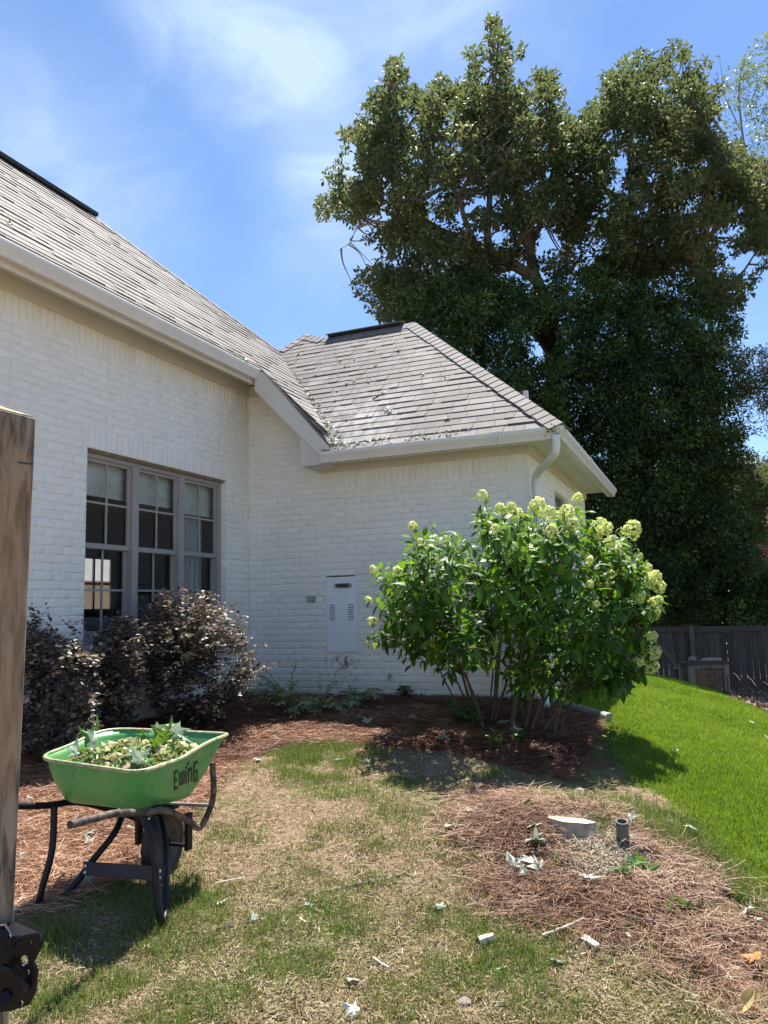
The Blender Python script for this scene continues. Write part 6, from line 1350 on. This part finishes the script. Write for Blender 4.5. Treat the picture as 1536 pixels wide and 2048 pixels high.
m_oak = leafmat('oak leaf', [(0, (.028, .050, .024)), (.4, (.058, .090, .038)), (.7, (.10, .135, .055)), (.88, (.16, .15, .07)), (1, (.20, .13, .06))], .6, .40, (.24, .29, .08), .3)
m_ever = leafmat('evergreen leaf', [(0, (.010, .028, .011)), (.45, (.026, .060, .018)), (.8, (.065, .12, .03)), (1, (.13, .19, .045))], .5, .24, (.18, .34, .04), .38)
m_pale = leafmat('pale willow leaf', [(0, (.06, .09, .04)), (.6, (.13, .17, .08)), (1, (.24, .28, .15))], .4, .4, (.3, .42, .12), .5)
m_bark2 = simple('grey tree bark', (.15, .13, .11), (.32, .285, .25), 3, .9, .5, coord='World', stretch=(3, 3, 1)); m_bark3 = simple('shade-darkened ivy bark', (.02, .017, .014), (.04, .034, .028), 4, .95, .4, coord='World')  # trunk bark is a darker copy, shade put into its colour
def clumps_in(poly, n, dep, thick, r, gaps=(), seed=3, edge=.35, noise=0):
    g = np.random.default_rng(seed); P = polysample(poly, n * 4, g); pn = np.array(poly, float)
    ok = np.ones(len(P), bool)
    for (gx_, gy_, grx, gry, pr) in gaps:
        ok &= ~((((P[:, 0] - gx_) / grx) ** 2 + ((P[:, 1] - gy_) / gry) ** 2 < 1) & (g.uniform(size=len(P)) < pr))
    if noise: ok &= (vnoise(P, 1 / 30., seed) * .55 + vnoise(P, 1 / 13., seed + 5) * .45 > noise + g.uniform(-.07, .07, len(P)))
    P = P[ok][:n]
    d2 = np.full(len(P), 1e9)            # distance to outline in photo units keeps rim clumps small and the form round
    for i in range(len(pn)):
        a, b_ = pn[i], pn[(i + 1) % len(pn)]; t = np.clip(((P - a) @ (b_ - a)) / (np.sum((b_ - a) ** 2) + 1e-9), 0, 1); d2 = np.minimum(d2, np.linalg.norm(P - (a + t[:, None] * (b_ - a)), axis=1))
    inner = np.clip(d2 / 130, 0, 1); W = atd(P, dep + g.uniform(-1, 1, len(P)) * thick * (edge + (1 - edge) * np.sqrt(inner)))
    rr = r * g.uniform(.7, 1.25, len(P)) * (.55 + .45 * np.clip(d2 / 45, 0, 1)); return np.column_stack([W, rr])
def gd(p): return np.array([p[0], p[1], float(gz(p[0], p[1]))])
# tree 1: tall spreading oak left of the pair
D1 = 23.0
b1 = gd(atdepth(1110, 1250, D1)); T1 = empty('oak_tree', b1, 'tall spreading oak with browning leaf tips, left one of the big pair behind the wing', 'tree'); t0 = np.array(T1.location)
poly1 = [(636, 445), (640, 400), (655, 335), (690, 320), (675, 265), (715, 245), (735, 190), (765, 165), (780, 122), (800, 118), (815, 160), (845, 190), (875, 155), (905, 165), (935, 150), (932, 90), (945, 70), (975, 50), (995, 28), (1012, 60), (1010, 90), (1040, 85), (1048, 105), (1022, 135), (1030, 170), (1055, 160), (1070, 138), (1108, 140), (1125, 175), (1130, 215), (1165, 240), (1195, 330), (1200, 420), (1190, 500), (1130, 560), (1040, 520), (1000, 560), (960, 640), (900, 660), (760, 645), (740, 620), (700, 575), (720, 540), (775, 500), (730, 480), (715, 455), (680, 430)]
gaps1 = [(1000, 470, 34, 30, .9), (905, 452, 40, 20, .8), (1085, 470, 44, 44, .9), (1010, 400, 24, 20, .8), (745, 520, 32, 18, .9), (800, 300, 18, 16, .8), (870, 400, 22, 16, .7), (1125, 395, 24, 30, .8), (1165, 500, 24, 26, .85)]
c1_ = clumps_in(poly1, 2350, D1, 4.2, .23, gaps1, 11, noise=.43)
crown_mesh('crown', T1, t0, c1_, 25, .155, m_oak, seed=21, tintc=(.50, .20), aspect=.5)
def L1(pts, r0, r1, **k): return limb([atdepth(x, y, D1 + d_) for x, y, d_ in pts], r0, r1, m_bark2, T1, t0, **k)
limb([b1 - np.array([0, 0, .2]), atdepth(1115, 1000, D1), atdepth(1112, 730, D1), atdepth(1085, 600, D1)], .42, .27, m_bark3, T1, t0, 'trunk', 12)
L1([(1085, 600, 0), (1072, 560, -.2), (1035, 535, -.4), (1000, 520, -.6), (960, 505, -.5), (905, 475, 0), (840, 432, .5), (790, 400, .6)], .20, .05); L1([(1078, 575, 0), (1062, 520, 0), (1065, 480, .2), (1085, 440, .4), (1092, 390, .6), (1075, 330, .6)], .17, .05)
L1([(1070, 540, 0), (1058, 490, -.2), (1050, 450, -.3), (1030, 400, -.5), (1000, 330, -.4), (985, 250, -.2), (990, 150, 0), (1000, 70, 0)], .15, .03); L1([(985, 515, -.6), (975, 470, -.6), (980, 380, -.5), (975, 300, -.3), (960, 210, 0)], .13, .035)
L1([(960, 505, -.5), (930, 440, -1), (915, 390, -1.2), (870, 330, -1), (800, 240, -.6), (785, 150, -.3)], .09, .02); L1([(905, 475, 0), (860, 460, .6), (800, 445, 1), (740, 440, 1.2), (680, 400, 1)], .07, .02)
L1([(840, 432, .5), (780, 360, .2), (720, 300, 0), (690, 260, 0)], .06, .015); L1([(745, 435, 0), (715, 455, 0), (700, 485, .1), (682, 498, .1)], .02, .006, name='dead_twig', n=5); L1([(1092, 400, .5), (1110, 300, .5), (1100, 200, .3), (1085, 150, .2)], .06, .015)
L1([(1035, 535, -.4), (990, 545, -.6), (930, 560, -.7), (860, 560, -.5), (780, 570, -.2)], .07, .02)
# tree 2: tall oak, right one of the pair
D2 = 23.5
b2_ = gd(atdepth(1270, 1250, D2)); T2 = empty('oak_tree', b2_, 'tall rounded oak with forked grey limbs, right one of the big pair', 'tree'); t0 = np.array(T2.location)
poly2 = [(1110, 360), (1130, 260), (1195, 190), (1205, 150), (1260, 105), (1300, 110), (1330, 85), (1365, 80), (1385, 130), (1420, 110), (1440, 170), (1445, 240), (1490, 300), (1545, 330), (1570, 420), (1550, 500), (1510, 570), (1455, 640), (1390, 640), (1340, 560), (1240, 560), (1180, 590), (1140, 500), (1120, 420)]
gaps2 = [(1195, 420, 30, 30, .85), (1180, 490, 26, 46, .95), (1310, 420, 20, 24, .8), (1385, 410, 26, 30, .8), (1250, 380, 20, 18, .7), (1475, 430, 24, 34, .85), (1435, 482, 26, 20, .8), (1340, 485, 18, 20, .7), (1440, 545, 26, 20, .8), (1500, 520, 22, 28, .8)]
c2_ = clumps_in(poly2, 2050, D2, 4.4, .235, gaps2, 12, noise=.43)
crown_mesh('crown', T2, t0, c2_, 27, .155, m_oak, seed=22, tintc=(.45, .2), aspect=.48)
def L2(pts, r0, r1, **k): return limb([atdepth(x, y, D2 + d_) for x, y, d_ in pts], r0, r1, m_bark2, T2, t0, **k)
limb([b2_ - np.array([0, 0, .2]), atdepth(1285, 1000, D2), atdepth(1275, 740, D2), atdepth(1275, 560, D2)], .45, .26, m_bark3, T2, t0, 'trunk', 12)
L2([(1275, 560, 0), (1282, 510, -.3), (1300, 450, -.5), (1325, 370, -.5), (1345, 280, -.3), (1350, 150, 0)], .17, .03); L2([(1275, 540, 0), (1268, 490, 0), (1255, 440, .2), (1240, 400, .2), (1205, 375, .2), (1165, 340, .3)], .14, .04)
L2([(1255, 440, 0), (1262, 370, 0), (1258, 300, .2), (1270, 200, .3), (1300, 120, .2)], .09, .02); L2([(1300, 560, 0), (1350, 520, -.5), (1400, 490, -.8), (1450, 440, -1), (1500, 390, -1), (1545, 350, -1)], .12, .05); L2([(1370, 510, -.5), (1430, 440, -.6), (1470, 400, -.6), (1500, 340, -.5)], .07, .02)
L2([(1400, 490, -.8), (1405, 420, -.5), (1420, 330, -.2), (1410, 220, 0)], .06, .015); L2([(1395, 640, 0), (1425, 580, -.2), (1480, 550, -.3), (1520, 490, -.3)], .08, .02)
def branchlets(T, p0, cl, n, seed, mat, far=3.2):
    g = np.random.default_rng(seed); K = np.array(SKEL[T.name]); mb = MB(); c_ = 0
    for i in g.permutation(len(cl)):
        e = cl[i, :3]; d_ = np.linalg.norm(K - e, axis=1); j = int(np.argmin(d_)); L = d_[j]
        if L < .4 or L > far: continue
        a = K[j]; m1 = (a + e) / 2 + g.normal(0, .1 * L, 3); mb.tube([p - p0 for p in bez([a, m1, e], 3)], list(np.linspace(.012 + .014 * L, .008, 7)), 4, cap=False); c_ += 1
        if c_ >= n: break
    obj('branchlets', mb.mesh('branchlets', mat, fix=False), T, kind='stuff')
branchlets(T1, np.array(T1.location), c1_, 330, 5, m_bark2); branchlets(T2, np.array(T2.location), c2_, 300, 6, m_bark2)
# light slender tree at the right edge
D3 = 29.; b3 = gd(atdepth(1560, 1250, D3)); T3 = empty('slender_tree', b3, 'pale airy tree with thin upright twigs at the upper right edge', 'tree'); t0 = np.array(T3.location)
c3_ = clumps_in([(1440, 240), (1450, 130), (1490, 95), (1530, 50), (1640, 20), (1720, 140), (1720, 420), (1640, 560), (1560, 560), (1510, 420), (1470, 300)], 420, D3, 2.2, .30, [(1490, 270, 18, 40, .8), (1520, 230, 14, 30, .6)], 13)
crown_mesh('crown', T3, t0, c3_, 26, .15, m_pale, seed=23, tintc=(.5, .2), aspect=.36)
def L3(pts, r0, r1, **k): return limb([atdepth(x, y, D3 + d_) for x, y, d_ in pts], r0, r1, m_bark2, T3, t0, **k)
limb([b3 - np.array([0, 0, .2]), atdepth(1570, 900, D3), atdepth(1560, 520, D3), atdepth(1550, 300, D3)], .32, .1, m_bark2, T3, t0, 'trunk', 10)
L3([(1560, 500, 0), (1520, 400, 0), (1490, 300, 0), (1478, 180, 0), (1490, 110, 0)], .07, .015); L3([(1552, 420, 0), (1540, 250, .2), (1545, 120, .2), (1560, 50, 0)], .06, .015); L3([(1448, 190, 0), (1444, 150, 0), (1438, 110, 0)], .015, .006, name='bare_twig', n=5); L3([(1480, 260, 0), (1462, 220, 0), (1448, 190, 0), (1435, 170, 0)], .025, .01, n=5); L3([(1560, 560, 0), (1610, 420, 0), (1640, 200, 0)], .09, .02)
# dark evergreens lower down, one behind the wing, one in the middle, one to the right
def evergreen(label, poly, n, D, thick, r, per, sz, seed, gaps=(), basex=None, trunk=.22, tint=(.45, .27), name='evergreen_tree', mat=None, topy=None):
    pn = np.array(poly); bx = basex or pn[:, 0].mean(); b_ = gd(atdepth(bx, 1250, D)); T = empty(name, b_, label, 'tree'); t_ = np.array(T.location); cl = clumps_in(poly, n * 2, D, thick, r * .72, gaps, seed, edge=.5, noise=.30); per = int(per * .5)
    crown_mesh('crown', T, t_, cl, per, sz, mat or m_ever, seed=seed + 50, tintc=tint, aspect=.42, updir=.7)
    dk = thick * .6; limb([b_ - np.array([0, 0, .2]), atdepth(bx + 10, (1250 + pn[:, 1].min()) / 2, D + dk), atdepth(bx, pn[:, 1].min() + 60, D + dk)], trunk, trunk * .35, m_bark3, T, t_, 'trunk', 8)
    for k in range(6):
        e = cl[int(np.random.default_rng(seed + k).integers(len(cl))), :3]; a = atdepth(bx + 6, min(1200, float(proj(e)[1]) + 60), D + dk); limb([a, (a + e) / 2 + np.array([0, 0, .2]), e], trunk * .3, .02, m_bark3, T, t_, 'limb', 5)
    return T
evergreen('dense dark evergreen tree rising right behind the ridge of the wing roof', [(760, 640), (800, 590), (860, 560), (930, 530), (1000, 550), (1060, 590), (1130, 610), (1150, 700), (1150, 900), (1140, 1010), (1080, 1080), (900, 1080), (800, 900), (760, 760)], 640, 20.2, 2.2, .5, 120, .12, 31, gaps=[(1084, 688, 34, 46, 1.0)], basex=960)
evergreen('broad dark evergreen filling the middle, its leaves down to the board fence', [(1060, 560), (1150, 530), (1240, 545), (1330, 560), (1380, 640), (1420, 700), (1420, 850), (1400, 1000), (1380, 1240), (1250, 1260), (1100, 1240), (1080, 1000), (1090, 840), (1110, 750), (1118, 700), (1060, 620)], 820, 21.6, 2.6, .55, 125, .12, 32, gaps=[(1085, 690, 26, 34, .9)], basex=1235)
evergreen('dark evergreen with a ragged right side at the right of the fence', [(1330, 600), (1380, 560), (1450, 570), (1485, 640), (1475, 700), (1500, 780), (1490, 880), (1510, 950), (1525, 1060), (1530, 1240), (1340, 1260), (1330, 900)], 430, 22.0, 2.6, .52, 115, .12, 33, basex=1420)
evergreen('dark bushy holly hanging over the fence behind the wooden stand', [(1330, 1010), (1400, 1050), (1470, 1090), (1500, 1120), (1600, 1140), (1640, 1200), (1640, 1275), (1290, 1275), (1290, 1100)], 260, 22.3, .7, .5, 110, .11, 34, basex=1460, trunk=.12, tint=(.5, .2))
evergreen('feathery green tree with drooping twigs at the right edge above the far roof', [(1460, 720), (1500, 690), (1560, 700), (1660, 690), (1700, 800), (1660, 960), (1560, 960), (1500, 850), (1470, 800)], 170, 20.5, 1.4, .42, 85, .085, 35, gaps=[(1500, 830, 50, 30, .9), (1520, 890, 40, 22, .9)], basex=1640, trunk=.14, tint=(.7, .2), name='feathery_tree', mat=m_oak)
evergreen('green tree with a thin crown low beside the far brick house', [(1440, 960), (1490, 900), (1560, 930), (1590, 1040), (1540, 1090), (1500, 1080), (1450, 1040)], 130, 24.0, 1.2, .45, 90, .10, 36, basex=1480, trunk=.1, tint=(.75, .2), name='young_tree', mat=m_oak)
evergreen('small pale tree standing behind the far brick house', [(1470, 950), (1500, 935), (1580, 925), (1640, 960), (1640, 1010), (1480, 1010)], 60, 42, 2, .8, 90, .2, 37, basex=1560, trunk=.2, tint=(.6, .2), name='distant_tree', mat=m_pale)
# heavy bent limb seen in a gap and its branch by the vent pipe
T9 = empty('leaning_tree', gd(atdepth(1150, 1250, 22.6)), 'thick bent black trunk showing between the evergreens above the wing roof', 'tree'); t0 = np.array(T9.location)
limb([t0 - np.array([0, 0, .2]), atdepth(1150, 1000, 22.6), atdepth(1132, 880, 22.6), atdepth(1112, 760, 22.6), atdepth(1108, 722, 22.5), atdepth(1092, 690, 22.4), atdepth(1068, 655, 22.3), atdepth(1045, 600, 22.6)], .24, .12, m_bark3, T9, t0, 'trunk', 10)
limb([atdepth(1135, 880, 22.6), atdepth(1090, 815, 22.5), atdepth(1055, 795, 22.4), atdepth(1010, 770, 22.6)], .13, .06, m_bark3, T9, t0, 'limb', 8)
crown_mesh('crown', T9, t0, clumps_in([(960, 560), (1040, 560), (1060, 620), (1040, 660), (960, 650)], 40, 22.9, .8, .5, (), 41), 80, .12, m_ever, seed=77)
# woodland far behind, seen only as darkness between the trunks
gw = np.random.default_rng(5); n = 520
cl = np.column_stack([gw.uniform(-16, 26, n), gw.uniform(30, 40, n), gw.uniform(-2.5, 6.5, n), gw.uniform(.9, 1.5, n)]); cl[:, 2] = -2.5 + (cl[:, 2] + 2.5) * (1 - .35 * (cl[:, 0] > 7)); cl = cl[~((cl[:, 0] > 1.4) & (cl[:, 0] < 13) & (cl[:, 1] < 41))]
o = crown_mesh('woodland', None, np.zeros(3), cl, 150, .30, m_ever, seed=88, tintc=(.35, .2)); o['kind'] = 'stuff'; o['label'] = 'dark woodland closing the view behind the garden'
# every counted repeat gets a label of its own: its order from left to right in the photograph
ORD = ['leftmost', 'second from left', 'third from left', 'fourth from left', 'fifth from left', 'sixth from left', 'seventh from left', 'eighth from left', 'ninth from left', 'tenth from left', 'eleventh from left', 'twelfth from left', 'thirteenth from left', 'fourteenth from left', 'fifteenth from left', 'sixteenth from left', 'seventeenth from left', 'eighteenth from left', 'nineteenth from left', 'twentieth from left', 'twenty first from left', 'twenty second from left']
byl = {}
for o in SC.objects:
    if o.parent is None and 'group' in o.keys() and 'label' in o.keys(): byl.setdefault(o['label'], []).append(o)
for lab, L in byl.items():
    if len(L) < 2: continue
    L.sort(key=lambda o: float(proj(np.array(o.location))[0])); n = len(L)
    for k, o in enumerate(L):
        pos = ('leftmost of ' + ('the two' if n == 2 else 'these') if k == 0 else 'rightmost of ' + ('the two' if n == 2 else 'these') if k == n - 1 else ORD[k])
        o['label'] = lab + ', ' + pos
SC.render.resolution_x = 768; SC.render.resolution_y = 1024
